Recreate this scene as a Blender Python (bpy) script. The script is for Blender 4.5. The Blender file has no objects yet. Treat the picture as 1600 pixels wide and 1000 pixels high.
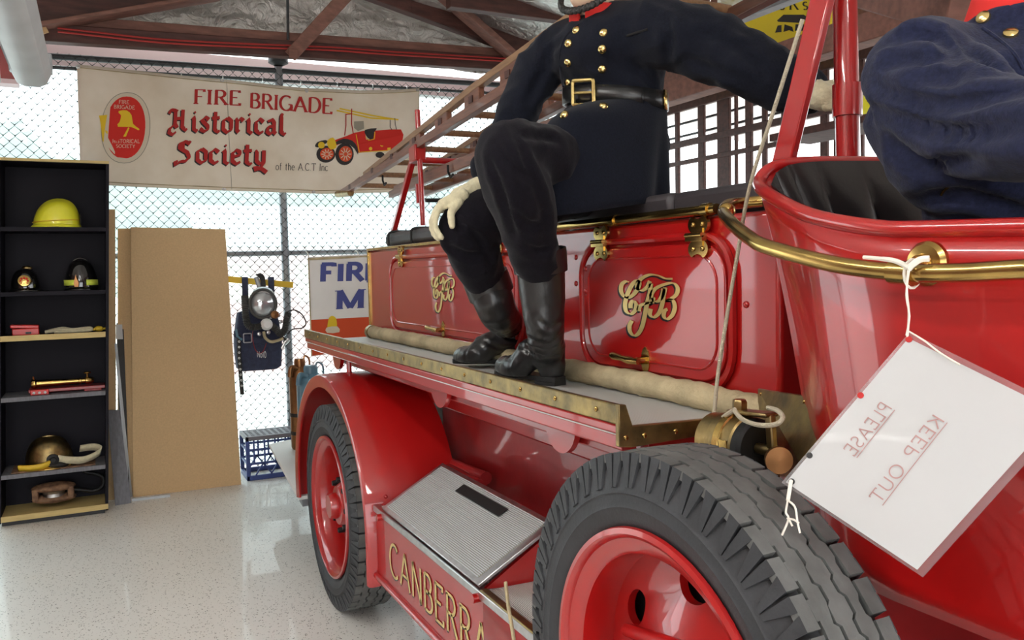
import bpy, bmesh, math, random
import numpy as np
from mathutils import Vector, Matrix, noise as mnoise
random.seed(7)
SC = bpy.context.scene
COL = SC.collection
# ------------------------------------------------------------------ camera
FPX = 1300.0
CAM = np.array([0.0, 0.0, 1.48])
def _axes():
    ray = lambda px, py: np.array([(px-800)/FPX, (500-py)/FPX, 1.0])
    a, b = ray(150, 436), ray(3470, 368)
    up = np.cross(b, a); up /= np.linalg.norm(up)
    if up[1] < 0: up = -up
    mx = a-up*a.dot(up); mx /= np.linalg.norm(mx)
    Y = np.cross(up, -mx)
    if Y[0] < 0: Y = -Y
    return np.array([-mx, Y, up])
MW = _axes()
def at(px, py, x=None, y=None, z=None, d=None):
    """point of the place seen at a pixel of the photograph, on a known plane or at a known depth"""
    r = MW @ np.array([(px-800)/FPX, (500-py)/FPX, 1.0])
    if x is not None: t = (x-CAM[0])/r[0]
    elif y is not None: t = (y-CAM[1])/r[1]
    elif z is not None: t = (z-CAM[2])/r[2]
    else: t = d
    return Vector(CAM+t*r)
cd = bpy.data.cameras.new('camera'); cam = bpy.data.objects.new('camera', cd); COL.objects.link(cam)
r_, u_, f_ = MW @ np.array([1, 0, 0]), MW @ np.array([0, 1, 0]), MW @ np.array([0, 0, 1])
cam.matrix_world = Matrix(((r_[0], u_[0], -f_[0], CAM[0]), (r_[1], u_[1], -f_[1], CAM[1]), (r_[2], u_[2], -f_[2], CAM[2]), (0, 0, 0, 1)))
cd.sensor_width = 36; cd.lens = 36*FPX/1600; cd.clip_start = .02; cd.clip_end = 300
SC.camera = cam
# ------------------------------------------------------------------ world, sun, exposure
w = bpy.data.worlds.new('sky'); SC.world = w; w.use_nodes = True
bg = w.node_tree.nodes['Background']; bg.inputs[0].default_value = (.95, .98, 1.0, 1); bg.inputs[1].default_value = 2.3
sd = bpy.data.lights.new('sun', 'SUN'); sd.energy = 3.0; sd.angle = math.radians(12); sd.color = (1, .97, .92)
so = bpy.data.objects.new('sun', sd); COL.objects.link(so); so.rotation_euler = (math.radians(38), math.radians(28), 0)
SC.view_settings.view_transform = 'Standard'; SC.view_settings.look = 'None'
SC.view_settings.exposure = 0.92; SC.view_settings.gamma = 1.0; SC.view_settings.use_curve_mapping = False
# ------------------------------------------------------------------ materials
def mat(name, col, rough=.5, metal=0.0, coat=0.0, var=None, bump=None, spec=.5, sheen=0, alpha=None, trans=0, col2=None, vscale=None):
    m = bpy.data.materials.new(name); m.use_nodes = True
    nt = m.node_tree; b = nt.nodes['Principled BSDF']
    b.inputs['Base Color'].default_value = (*col, 1); b.inputs['Roughness'].default_value = rough
    b.inputs['Metallic'].default_value = metal; b.inputs['Coat Weight'].default_value = coat; b.inputs['Coat Roughness'].default_value = .04; b.inputs['Coat IOR'].default_value = 1.55
    b.inputs['Specular IOR Level'].default_value = spec; b.inputs['Sheen Weight'].default_value = sheen
    b.inputs['Transmission Weight'].default_value = trans
    tc = nt.nodes.new('ShaderNodeTexCoord')
    if var:
        n = nt.nodes.new('ShaderNodeTexNoise'); n.inputs['Scale'].default_value = var[0]; n.inputs['Detail'].default_value = 6
        mp = nt.nodes.new('ShaderNodeMapping'); mp.inputs['Scale'].default_value = vscale or (1, 1, 1)
        nt.links.new(tc.outputs['Object'], mp.inputs[0]); nt.links.new(mp.outputs[0], n.inputs['Vector'])
        r = nt.nodes.new('ShaderNodeValToRGB'); r.color_ramp.elements[0].position = .3; r.color_ramp.elements[1].position = .7
        c2 = col2 or tuple(c*(1-var[1]) for c in col)
        r.color_ramp.elements[0].color = (*c2, 1); r.color_ramp.elements[1].color = (*col, 1)
        nt.links.new(n.outputs['Fac'], r.inputs[0]); nt.links.new(r.outputs[0], b.inputs['Base Color'])
    if bump:
        n2 = nt.nodes.new('ShaderNodeTexNoise'); n2.inputs['Scale'].default_value = bump[0]; n2.inputs['Detail'].default_value = 4
        nt.links.new(tc.outputs['Object'], n2.inputs['Vector'])
        bp = nt.nodes.new('ShaderNodeBump'); bp.inputs['Strength'].default_value = bump[1]; bp.inputs['Distance'].default_value = bump[2] if len(bump) > 2 else .01
        nt.links.new(n2.outputs['Fac'], bp.inputs['Height']); nt.links.new(bp.outputs[0], b.inputs['Normal'])
    return m
M = {}
M['red'] = mat('red_gloss_paint', (.385, .005, .005), .34, 0, .75, bump=(3.0, .06, .02))
M['red2'] = mat('red_paint_worn', (.34, .008, .010), .4, 0, .6, var=(9, .25), bump=(30, .08))
M['redrail'] = mat('red_enamel', (.40, .008, .008), .3, 0, .8)
M['brass'] = mat('brass', (.66, .45, .14), .22, 1.0, 0, var=(18, .35), col2=(.40, .26, .09))
M['brass_dull'] = mat('brass_tarnished', (.42, .30, .12), .38, 1.0, 0, var=(22, .5), col2=(.17, .13, .07), bump=(60, .1))
M['steel'] = mat('brushed_steel', (.62, .62, .62), .3, 1.0, 0, var=(30, .25))
M['tyre'] = mat('tyre_rubber', (.035, .037, .042), .62, 0, 0, var=(14, .35), bump=(120, .12))
M['tread'] = mat('tyre_tread_dusty', (.13, .135, .13), .7, 0, 0, var=(20, .4), bump=(90, .1))
M['navy'] = mat('navy_wool', (.0078, .0095, .0175), .95, 0, 0, var=(160, .4), bump=(320, .35, .003), spec=.15, sheen=.06)
M['navy2'] = mat('blue_wool', (.019, .023, .058), .92, 0, 0, var=(130, .45), bump=(240, .4, .003), spec=.15, sheen=.10)
M['trouser'] = mat('dark_trouser_cloth', (.0062, .0050, .0088), .95, 0, 0, var=(120, .4), bump=(300, .3, .003), spec=.15, sheen=.06)
M['leather'] = mat('black_leather', (.012, .012, .013), .34, 0, .15, bump=(70, .18, .004))
M['seat'] = mat('dark_brown_leather', (.018, .014, .014), .30, 0, .1, bump=(120, .15, .003))
M['cushion'] = mat('dark_vinyl', (.040, .034, .038), .5, 0, 0, bump=(60, .15, .004))
M['glove'] = mat('cream_cotton_glove', (.66, .60, .40), .95, 0, 0, var=(60, .22), bump=(220, .5, .003), sheen=.2)
M['skin'] = mat('mannequin_skin', (.70, .50, .36), .55)
M['collar'] = mat('scarlet_collar_cloth', (.62, .02, .015), .85)
M['strap'] = mat('black_strap', (.015, .014, .013), .5, bump=(90, .4))
M['gold'] = mat('gilt_button', (.80, .62, .25), .24, 1.0)
M['goldleaf'] = mat('gold_leaf_lettering', (.74, .56, .22), .4, .55)
M['black'] = mat('black_paint', (.008, .008, .009), .45)
M['alu'] = mat('aluminium_tread', (.66, .66, .64), .35, 1.0, 0, var=(20, .2))
M['cream'] = mat('cream_canvas', (.58, .48, .29), .9, 0, 0, var=(10, .4), col2=(.34, .28, .17), bump=(120, .3))
M['timber'] = mat('dark_red_timber', (.105, .038, .030), .6, 0, 0, var=(6, .55), vscale=(6, 1, 6), bump=(25, .25))
M['timber_lt'] = mat('red_brown_timber', (.26, .12, .09), .65, 0, 0, var=(7, .4), vscale=(5, 1, 5), bump=(25, .2))
M['ladder'] = mat('varnished_ladder_wood', (.24, .095, .055), .45, 0, .2, var=(8, .45), vscale=(1, 9, 9))
M['ladder_lt'] = mat('worn_ladder_wood', (.36, .20, .10), .5, 0, .1, var=(8, .4), vscale=(1, 9, 9))
M['chip'] = mat('chipboard', (.62, .42, .215), .8, 0, 0, var=(90, .12), bump=(160, .1))
M['dark_lam'] = mat('black_laminate', (.006, .005, .010), .6, spec=.2)
M['yellow_wood'] = mat('pine_edge', (.66, .50, .20), .6, 0, 0, var=(10, .2), vscale=(8, 1, 8))
M['plank_grey'] = mat('grey_painted_plank', (.20, .20, .22), .7, 0, 0, var=(12, .3), vscale=(6, 6, 1))
M['white'] = mat('white_paint', (.78, .78, .76), .5)
M['fixture'] = mat('white_enamel_fixture', (.55, .58, .60), .4, 0, 0, var=(5, .15))
M['canvas'] = mat('banner_canvas', (.86, .80, .68), .9, 0, 0, var=(3.0, .22), col2=(.70, .61, .47), bump=(5, .15, .03))
M['print_red'] = mat('print_red', (.42, .018, .016), .8)
M['print_bright'] = mat('print_bright_red', (.62, .02, .012), .8)
M['print_orange'] = mat('print_vermilion', (.62, .07, .015), .8)
M['print_dark'] = mat('print_black', (.03, .026, .026), .8)
M['print_yellow'] = mat('print_yellow', (.76, .52, .02), .8)
M['print_grey'] = mat('print_grey', (.30, .28, .22), .8)
M['print_cream'] = mat('print_cream', (.66, .58, .44), .8)
M['print_blue'] = mat('print_blue', (.07, .085, .28), .8)
M['print_green'] = mat('print_green', (.16, .24, .12), .8)
M['print_pink'] = mat('faded_pink_ink', (.40, .23, .22), .8)
M['galv'] = mat('galvanised_steel', (.30, .31, .33), .5, .6, 0, var=(12, .3))
M['wire'] = mat('fence_wire', (.05, .055, .055), .7, .2)
M['darkpole'] = mat('dark_grey_pole', (.06, .065, .07), .5, .3)
M['hi_yellow'] = mat('fluoro_yellow_shell', (.86, .84, .04), .3, 0, .6)
M['helmet_black'] = mat('black_helmet_shell', (.008, .008, .008), .12, 0, 1)
M['reflect'] = mat('lime_reflective_tape', (.70, .82, .10), .4)
M['copper'] = mat('copper_brown', (.32, .15, .06), .35, .9, 0, var=(12, .4))
M['blue_tin'] = mat('blue_enamel_tin', (.10, .22, .30), .4, 0, .3, var=(9, .3))
M['crate'] = mat('blue_crate_plastic', (.035, .06, .22), .45)
M['crate_top'] = mat('grey_crate_plastic', (.16, .15, .17), .5)
M['pack'] = mat('navy_webbing', (.035, .042, .085), .85, 0, 0, var=(40, .3), bump=(180, .3))
M['rubber'] = mat('grey_rubber_hose', (.06, .058, .055), .6)
M['visor'] = mat('mask_visor', (.55, .58, .60), .08, .65, .5)
M['yellow_bar'] = mat('yellow_bar', (.70, .46, .03), .5)
M['yellow_sign'] = mat('yellow_sign', (.80, .62, .02), .55)
M['rope'] = mat('cotton_rope', (.52, .46, .34), .95, 0, 0, bump=(400, .6))
M['string'] = mat('white_string', (.80, .76, .68), .9)
M['woodblock'] = mat('old_block_wood', (.30, .17, .09), .7, 0, 0, var=(25, .6), col2=(.08, .035, .02), bump=(60, .4))
M['iron'] = mat('black_iron', (.02, .02, .02), .55, .6)
M['redbox'] = mat('red_plastic_box', (.62, .02, .015), .35, 0, .2)
M['paper'] = mat('white_laminated_paper', (.47, .47, .47), .5, 0, .05, var=(4, .06))
M['banner_white'] = mat('white_banner_cloth', (.84, .82, .78), .9, var=(5, .08))
M['clear'] = mat('clear_laminate_edge', (.75, .70, .72), .25, 0, 0, trans=.85)
M['red_cable'] = mat('red_cable', (.40, .025, .02), .5)
M['pinkfascia'] = mat('pale_pink_fascia', (.78, .60, .62), .6)
M['concrete'] = mat('outdoor_concrete', (.55, .53, .50), .9, 0, 0, var=(1.5, .15))
M['leafA'] = mat('leaf_green', (.10, .20, .09), .8, 0, 0, var=(4, .5))
M['leafB'] = mat('leaf_blue_green', (.09, .17, .13), .8, 0, 0, var=(4, .5))
M['bark'] = mat('bark', (.16, .11, .08), .9)
M['pinkwall'] = mat('pink_brick_wall', (.48, .16, .13), .9, 0, 0, var=(6, .2))
M['roofwhite'] = mat('pale_sheet_roof', (.55, .58, .60), .5)
M['hose_grey'] = mat('grey_canvas_hose', (.20, .19, .18), .9, 0, 0, var=(12, .4))

def speckle_floor():
    m = mat('speckled_epoxy_floor', (.62, .60, .55), .42, 0, .25)
    nt = m.node_tree; b = nt.nodes['Principled BSDF']; tc = nt.nodes.new('ShaderNodeTexCoord')
    prev = None
    base = nt.nodes.new('ShaderNodeTexNoise'); base.inputs['Scale'].default_value = 1.2; nt.links.new(tc.outputs['Object'], base.inputs['Vector'])
    rp = nt.nodes.new('ShaderNodeValToRGB'); rp.color_ramp.elements[0].color = (.78, .76, .71, 1); rp.color_ramp.elements[1].color = (.87, .85, .80, 1)
    nt.links.new(base.outputs['Fac'], rp.inputs[0]); prev = rp.outputs[0]
    for sc, th, col in ((64, .22, (.18, .165, .14, 1)), (115, .27, (.28, .25, .21, 1)), (38, .12, (.07, .06, .05, 1))):
        v = nt.nodes.new('ShaderNodeTexVoronoi'); v.inputs['Scale'].default_value = sc; nt.links.new(tc.outputs['Object'], v.inputs['Vector'])
        lt = nt.nodes.new('ShaderNodeMath'); lt.operation = 'LESS_THAN'; lt.inputs[1].default_value = th; nt.links.new(v.outputs['Distance'], lt.inputs[0])
        n = nt.nodes.new('ShaderNodeTexNoise'); n.inputs['Scale'].default_value = sc*.45; nt.links.new(tc.outputs['Object'], n.inputs['Vector'])
        gt = nt.nodes.new('ShaderNodeMath'); gt.operation = 'GREATER_THAN'; gt.inputs[1].default_value = .53; nt.links.new(n.outputs['Fac'], gt.inputs[0])
        mu = nt.nodes.new('ShaderNodeMath'); mu.operation = 'MULTIPLY'; nt.links.new(lt.outputs[0], mu.inputs[0]); nt.links.new(gt.outputs[0], mu.inputs[1])
        mx = nt.nodes.new('ShaderNodeMixRGB'); mx.inputs[2].default_value = col; nt.links.new(mu.outputs[0], mx.inputs[0]); nt.links.new(prev, mx.inputs[1]); prev = mx.outputs[0]
    nt.links.new(prev, b.inputs['Base Color'])
    return m
M['floor'] = speckle_floor()
def foil():
    m = mat('crinkled_foil_sarking', (.74, .72, .69), .36, .7)
    nt = m.node_tree; b = nt.nodes['Principled BSDF']; tc = nt.nodes.new('ShaderNodeTexCoord')
    v = nt.nodes.new('ShaderNodeTexNoise'); v.inputs['Scale'].default_value = 7; v.inputs['Detail'].default_value = 8; v.inputs['Distortion'].default_value = 2.2
    nt.links.new(tc.outputs['Object'], v.inputs['Vector'])
    bp = nt.nodes.new('ShaderNodeBump'); bp.inputs['Strength'].default_value = .9; bp.inputs['Distance'].default_value = .06
    nt.links.new(v.outputs['Fac'], bp.inputs['Height']); nt.links.new(bp.outputs[0], b.inputs['Normal'])
    return m
M['foil'] = foil()
def ribbed(name, col, axis, scale):
    m = mat(name, col, .42, .35); nt = m.node_tree; b = nt.nodes['Principled BSDF']; tc = nt.nodes.new('ShaderNodeTexCoord')
    wv = nt.nodes.new('ShaderNodeTexWave'); wv.wave_type = 'BANDS'; wv.bands_direction = axis; wv.inputs['Scale'].default_value = scale
    nt.links.new(tc.outputs['Object'], wv.inputs['Vector'])
    bp = nt.nodes.new('ShaderNodeBump'); bp.inputs['Strength'].default_value = .9; bp.inputs['Distance'].default_value = .004
    nt.links.new(wv.outputs['Fac'], bp.inputs['Height']); nt.links.new(bp.outputs[0], b.inputs['Normal'])
    return m
M['ribbed'] = ribbed('ribbed_aluminium_sheet', (.66, .66, .63), 'Y', 60)
def film():
    m = bpy.data.materials.new('cloudy_plastic_film'); m.use_nodes = True; nt = m.node_tree; nt.nodes.clear()
    o = nt.nodes.new('ShaderNodeOutputMaterial'); t = nt.nodes.new('ShaderNodeBsdfTransparent'); l = nt.nodes.new('ShaderNodeBsdfTranslucent')
    l.inputs[0].default_value = (.66, .82, .82, 1); t.inputs[0].default_value = (.74, .86, .87, 1)
    mx = nt.nodes.new('ShaderNodeMixShader'); mx.inputs[0].default_value = .42
    nt.links.new(t.outputs[0], mx.inputs[1]); nt.links.new(l.outputs[0], mx.inputs[2]); nt.links.new(mx.outputs[0], o.inputs[0])
    return m
M['film'] = film()
def fill_mat():  # glow for the unseen lamps added as interior fill
    m = bpy.data.materials.new('fill_glow'); m.use_nodes = True; nt = m.node_tree; b = nt.nodes['Principled BSDF']
    b.inputs['Emission Color'].default_value = (1, .97, .92, 1); b.inputs['Emission Strength'].default_value = 42
    return m
M['tube'] = fill_mat()
# ------------------------------------------------------------------ mesh helpers
V3 = Vector
def frame(d):
    d = V3(d).normalized(); a = V3((0, 0, 1)) if abs(d.z) < .9 else V3((1, 0, 0))
    u = d.cross(a).normalized(); return u, d.cross(u).normalized()
class MB:
    def __init__(s): s.v, s.f = [], []
    def add(s, v, f):
        o = len(s.v); s.v += [tuple(p) for p in v]; s.f += [tuple(i+o for i in q) for q in f]; return s
    def box(s, a, b):
        x0, x1 = sorted((a[0], b[0])); y0, y1 = sorted((a[1], b[1])); z0, z1 = sorted((a[2], b[2]))
        v = [(x, y, z) for z in (z0, z1) for y in (y0, y1) for x in (x0, x1)]
        return s.add(v, [(0, 2, 3, 1), (4, 5, 7, 6), (0, 1, 5, 4), (2, 6, 7, 3), (0, 4, 6, 2), (1, 3, 7, 5)])
    def obox(s, c, ax, ay, az):
        c, ax, ay, az = V3(c), V3(ax), V3(ay), V3(az)
        v = [c+ax*i+ay*j+az*k for k in (-1, 1) for j in (-1, 1) for i in (-1, 1)]
        return s.add(v, [(0, 2, 3, 1), (4, 5, 7, 6), (0, 1, 5, 4), (2, 6, 7, 3), (0, 4, 6, 2), (1, 3, 7, 5)])
    def bar(s, p0, p1, w, h, up=(0, 0, 1)):
        p0, p1 = V3(p0), V3(p1); d = (p1-p0); l = d.length; d.normalize()
        sd_ = d.cross(V3(up)).normalized(); u = sd_.cross(d).normalized()
        return s.obox((p0+p1)/2, d*l/2, sd_*w/2, u*h/2)
    def tube(s, pts, r, n=10, closed=False, cap=True, flat=None):
        pts = [V3(p) for p in pts]; k = len(pts); R = r if isinstance(r, (list, tuple)) else [r]*k
        d0 = (pts[1]-pts[0]).normalized(); u, w_ = frame(d0); vs, fs = [], []
        for i, p in enumerate(pts):
            if closed: d = pts[(i+1) % k]-pts[i-1]
            else: d = pts[min(i+1, k-1)]-pts[max(i-1, 0)]
            if d.length < 1e-9: d = d0.copy()
            d.normalize(); u = (u-d*u.dot(d)).normalized(); w_ = d.cross(u)
            for j in range(n):
                a = 2*math.pi*j/n
                vs.append(p+(u*math.cos(a)+w_*math.sin(a))*R[i])
        for i in range(k if closed else k-1):
            for j in range(n):
                a, b = i*n+j, i*n+(j+1) % n; i2 = (i+1) % k
                fs.append((a, b, i2*n+(j+1) % n, i2*n+j))
        if cap and not closed: fs += [tuple(range(n-1, -1, -1)), tuple((k-1)*n+j for j in range(n))]
        return s.add(vs, fs)
    def lathe(s, prof, o, ax, n=32, a0=0, a1=2*math.pi, ref=None, closed=False):
        o, ax = V3(o), V3(ax).normalized(); u, w_ = frame(ax)
        if ref is not None: u = (V3(ref)-ax*V3(ref).dot(ax)).normalized(); w_ = ax.cross(u)
        full = abs(a1-a0-2*math.pi) < 1e-6; m = n if full else n+1; vs, fs = [], []
        for (r, h) in prof:
            for j in range(m):
                a = a0+(a1-a0)*j/n; vs.append(o+ax*h+(u*math.cos(a)+w_*math.sin(a))*r)
        K = len(prof)
        for i in range(K if closed else K-1):
            for j in range(n):
                j2 = (j+1) % m; i2 = (i+1) % K; fs.append((i*m+j, i*m+j2, i2*m+j2, i2*m+j))
        return s.add(vs, fs)
    def ball(s, c, r, sx=(1, 0, 0), sy=(0, 1, 0), sz=(0, 0, 1), nu=16, nv=10):
        c = V3(c); r = (r, r, r) if not isinstance(r, (tuple, list)) else r
        sx, sy, sz = V3(sx), V3(sy), V3(sz); vs, fs = [], []
        for i in range(nv+1):
            t = math.pi*i/nv
            for j in range(nu):
                a = 2*math.pi*j/nu
                vs.append(c+sx*r[0]*math.sin(t)*math.cos(a)+sy*r[1]*math.sin(t)*math.sin(a)+sz*r[2]*math.cos(t))
        for i in range(nv):
            for j in range(nu): fs.append((i*nu+j, (i+1)*nu+j, (i+1)*nu+(j+1) % nu, i*nu+(j+1) % nu))
        return s.add(vs, fs)
    def prism(s, pts, d):
        n = len(pts); d = V3(d); pts = [V3(p) for p in pts]
        v = pts+[p+d for p in pts]
        return s.add(v, [tuple(range(n-1, -1, -1)), tuple(range(n, 2*n))]+[(i, (i+1) % n, n+(i+1) % n, n+i) for i in range(n)])
    def poly(s, pts): return s.add(pts, [tuple(range(len(pts)))])
    def grid(s, fn, nu, nv, wrapu=False):
        vs = [fn(i/nu, j/nv) for j in range(nv+1) for i in range(nu+1)]; m = nu+1
        return s.add(vs, [(j*m+i, j*m+i+1, (j+1)*m+i+1, (j+1)*m+i) for j in range(nv) for i in range(nu)])
    def build(s, name, m, parent=None, smooth=True, bevel=0, kind=None, solid=0, ang=38, merge=False):
        me = bpy.data.meshes.new(name); me.from_pydata(s.v, [], s.f); me.update()
        bm = bmesh.new(); bm.from_mesh(me)
        if merge: bmesh.ops.remove_doubles(bm, verts=bm.verts, dist=1e-5)
        bmesh.ops.recalc_face_normals(bm, faces=bm.faces); bm.to_mesh(me); bm.free()
        if smooth:
            me.polygons.foreach_set('use_smooth', [True]*len(me.polygons)); me.set_sharp_from_angle(angle=math.radians(ang))
        me.materials.append(M[m] if isinstance(m, str) else m)
        o = bpy.data.objects.new(name, me); COL.objects.link(o)
        if parent is not None:
            o.parent = parent
            if parent.type == 'EMPTY': o.location = -parent.location
        if solid:
            q = o.modifiers.new('thickness', 'SOLIDIFY'); q.thickness = solid; q.offset = 0
        if bevel:
            q = o.modifiers.new('bevel', 'BEVEL'); q.width = bevel; q.segments = 2; q.limit_method = 'ANGLE'; q.angle_limit = math.radians(40)
        if kind: o['kind'] = kind
        return o
def thing(name, label, cat, loc=(0, 0, 0), group=None):
    o = bpy.data.objects.new(name, None); COL.objects.link(o); o.location = loc; o.empty_display_size = .05
    return tag(o, label, cat, group)
def tag(o, label, cat, group=None, kind=None):
    o['label'] = label; o['category'] = cat
    if group: o['group'] = group
    if kind: o['kind'] = kind
    return o
def struct(o, label=None, cat=None):
    o['kind'] = 'structure'
    if label: o['label'] = label
    if cat: o['category'] = cat
    return o
def smoothpath(pts, n=8, closed=False):
    """Catmull-Rom through the points"""
    P = [V3(p) for p in pts]; out = []; k = len(P)
    for i in range(k if closed else k-1):
        if closed: a, b, c, d = P[i-1], P[i], P[(i+1) % k], P[(i+2) % k]
        else: a, b, c, d = P[max(i-1, 0)], P[i], P[i+1], P[min(i+2, k-1)]
        for j in range(n):
            t = j/n; out.append(.5*((2*b)+(c-a)*t+(2*a-5*b+4*c-d)*t*t+(3*b-a-3*c+d)*t**3))
    if not closed: out.append(P[-1])
    return out
# ------------------------------------------------------------------ stroke lettering
def arc(cx, cy, rx, ry, a0, a1, n=10): return [(cx+rx*math.cos(math.radians(a0+(a1-a0)*i/n)), cy+ry*math.sin(math.radians(a0+(a1-a0)*i/n))) for i in range(n+1)]
G = {   # skeleton strokes, cap height 1; (width, strokes, serif feet)
 'A': (.84, [[(0, 0), (.40, 1)], [(.40, 1), (.84, 0)], [(.15, .34), (.68, .34)]], [(0, 0), (.84, 0)]),
 'B': (.62, [[(.06, 0), (.06, 1)], [(.06, 1), (.3, 1)]+arc(.3, .765, .25, .235, 90, -90)+[(.06, .53)], [(.3, .53)]+arc(.32, .265, .3, .265, 90, -90)+[(.06, 0)]], []),
 'C': (.78, [arc(.44, .5, .44, .5, 48, 312, 16)], []),
 'D': (.78, [[(.06, 0), (.06, 1)], [(.06, 1), (.3, 1)]+arc(.32, .5, .44, .5, 90, -90, 14)+[(.06, 0)]], []),
 'E': (.6, [[(.06, 0), (.06, 1)], [(.0, 1), (.56, 1), (.56, .88)], [(.06, .52), (.44, .52)], [(.0, 0), (.6, 0), (.6, .14)]], []),
 'F': (.58, [[(.08, 0), (.08, 1)], [(.0, 1), (.58, 1), (.58, .86)], [(.08, .52), (.46, .52)]], [(.08, 0)]),
 'G': (.82, [arc(.44, .5, .44, .5, 50, 340, 16), [(.80, .0), (.80, .42)], [(.58, .42), (.86, .42)]], []),
 'H': (.8, [[(.08, 0), (.08, 1)], [(.72, 0), (.72, 1)], [(.08, .52), (.72, .52)]], [(.08, 0), (.72, 0), (.08, 1), (.72, 1)]),
 'I': (.2, [[(.1, 0), (.1, 1)]], [(.1, 0), (.1, 1)]),
 'K': (.7, [[(.08, 0), (.08, 1)], [(.66, 1), (.08, .42)], [(.26, .58), (.7, 0)]], []),
 'L': (.55, [[(.06, 1), (.06, 0)], [(0, 0), (.55, 0), (.55, .12)]], [(.06, 1)]),
 'M': (.98, [[(.06, 0), (.06, 1)], [(.06, 1), (.48, .04)], [(.48, .04), (.90, 1)], [(.90, 1), (.90, 0)]], [(.06, 0), (.90, 0), (.0, 1), (.95, 1)]),
 'N': (.78, [[(.06, 0), (.06, 1)], [(.06, 1), (.72, 0)], [(.72, 0), (.72, 1)]], []),
 'O': (.9, [arc(.45, .5, .45, .5, 0, 360, 22)], []),
 'P': (.6, [[(.06, 0), (.06, 1)], [(.06, 1), (.3, 1)]+arc(.32, .74, .28, .26, 90, -90)+[(.06, .48)]], []),
 'R': (.7, [[(.08, 0), (.08, 1)], [(.0, 1), (.32, 1)]+arc(.34, .76, .26, .24, 90, -90)+[(.08, .52)], [(.34, .52), (.72, 0)]], [(.08, 0), (.70, 0)]),
 'S': (.6, [arc(.30, .75, .26, .25, 40, 270, 12)+arc(.30, .25, .28, .25, 90, -140, 12)], []),
 'T': (.72, [[(.36, 0), (.36, 1)], [(0, .88), (0, 1), (.72, 1), (.72, .88)]], [(.36, 0)]),
 'U': (.76, [[(.06, 1), (.06, .3)]+arc(.38, .3, .32, .3, 180, 360)+[(.70, 1)]], []),
 'Y': (.76, [[(0, 1), (.38, .48)], [(.76, 1), (.38, .48), (.38, 0)]], [(.38, 0)]),
 'c': (.5, [arc(.28, .33, .27, .33, 45, 315, 12)], []),
 'e': (.52, [[(.03, .36), (.5, .36)]+arc(.27, .33, .25, .33, 8, 315, 12)], []),
 'f': (.34, [[(.14, 0), (.14, .8)]+arc(.3, .8, .16, .18, 180, 70, 6), [(0, .62), (.32, .62)]], [(.14, 0)]),
 'h': (.54, [[(.08, 0), (.08, 1)], [(.08, .45)]+arc(.28, .42, .2, .24, 160, 0, 8)+[(.48, 0)]], [(.08, 0), (.48, 0)]),
 'n': (.54, [[(.08, 0), (.08, .66)], [(.08, .45)]+arc(.28, .42, .2, .24, 160, 0, 8)+[(.48, 0)]], [(.08, 0), (.48, 0)]),
 'o': (.56, [arc(.28, .33, .27, .33, 0, 360, 16)], []),
 's': (.42, [arc(.21, .49, .18, .17, 40, 270, 8)+arc(.21, .16, .19, .16, 90, -140, 8)], []),
 't': (.34, [[(.14, .9), (.14, .1)]+arc(.24, .1, .1, .1, 180, 290, 5), [(0, .64), (.32, .64)]], []),
 '.': (.16, [[(.05, 0), (.05, .05)]], []), '1': (.3, [[(.0, .8), (.16, 1), (.16, 0)]], []),
 '0': (.6, [arc(.3, .5, .28, .5, 0, 360, 16)], []), ' ': (.42, [], []),
}
BL = {  # broken-pen letters for the big banner words
 'H': (1.05, [[(.02, .78), (.10, .98), (.42, .96), (.30, .82)], [(.36, .96), (.34, .30), (.44, .12)], [(.34, .30), (.08, .06), (.04, -.14), (.22, -.22), (.40, -.08)], [(.74, 1.02), (.72, .18), (.88, .02), (.98, .10)], [(.36, .56), (.74, .60)]]),
 'i': (.38, [[(.06, .56), (.18, .68), (.18, .10), (.30, .0), (.38, .08)], [(.18, .88), (.25, .95)]]),
 's': (.50, [[(.46, .58), (.30, .70), (.10, .54), (.40, .28), (.42, .12), (.22, .0), (.02, .12)]]),
 't': (.44, [[(.20, .98), (.18, .12), (.32, .0), (.44, .08)], [(.02, .66), (.42, .70)]]),
 'o': (.54, [[(.28, .70), (.08, .56), (.08, .14), (.26, .0), (.48, .14), (.48, .56), (.28, .70)]]),
 'r': (.46, [[(.04, .58), (.14, .68), (.14, .12), (.24, .02)], [(.14, .52), (.34, .70), (.46, .58)]]),
 'c': (.48, [[(.46, .56), (.28, .70), (.08, .54), (.08, .14), (.26, .0), (.46, .12)]]),
 'a': (.56, [[(.10, .60), (.34, .70), (.44, .56), (.44, .10), (.54, .02)], [(.44, .40), (.14, .34), (.08, .10), (.22, .0), (.44, .14)]]),
 'l': (.40, [[(.22, 1.04), (.16, .92), (.16, .14), (.30, .0), (.40, .10)]]),
 'S': (.95, [[(.74, .94), (.52, 1.04), (.26, .92), (.26, .70), (.62, .50), (.72, .26), (.56, .06), (.30, .02), (.06, -.16), (.04, -.02), (.18, .06)], [(.40, .98), (.40, .66)], [(.70, .96), (.78, 1.08)]]),
 'e': (.48, [[(.08, .34), (.42, .46), (.40, .62), (.26, .70), (.08, .54), (.08, .14), (.26, .0), (.46, .12)]]),
 'y': (.58, [[(.06, .60), (.12, .70), (.12, .18), (.26, .04), (.46, .18)], [(.46, .72), (.46, .10), (.30, -.20), (.08, -.26), (.02, -.14), (.40, -.22), (.62, -.38)]]),
}
def subdiv(line, step=.08):
    out = [line[0]]
    for a, b in zip(line, line[1:]):
        n = max(1, int(math.hypot(b[0]-a[0], b[1]-a[1])/step))
        for i in range(1, n+1): out.append((a[0]+(b[0]-a[0])*i/n, a[1]+(b[1]-a[1])*i/n))
    return out
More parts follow.
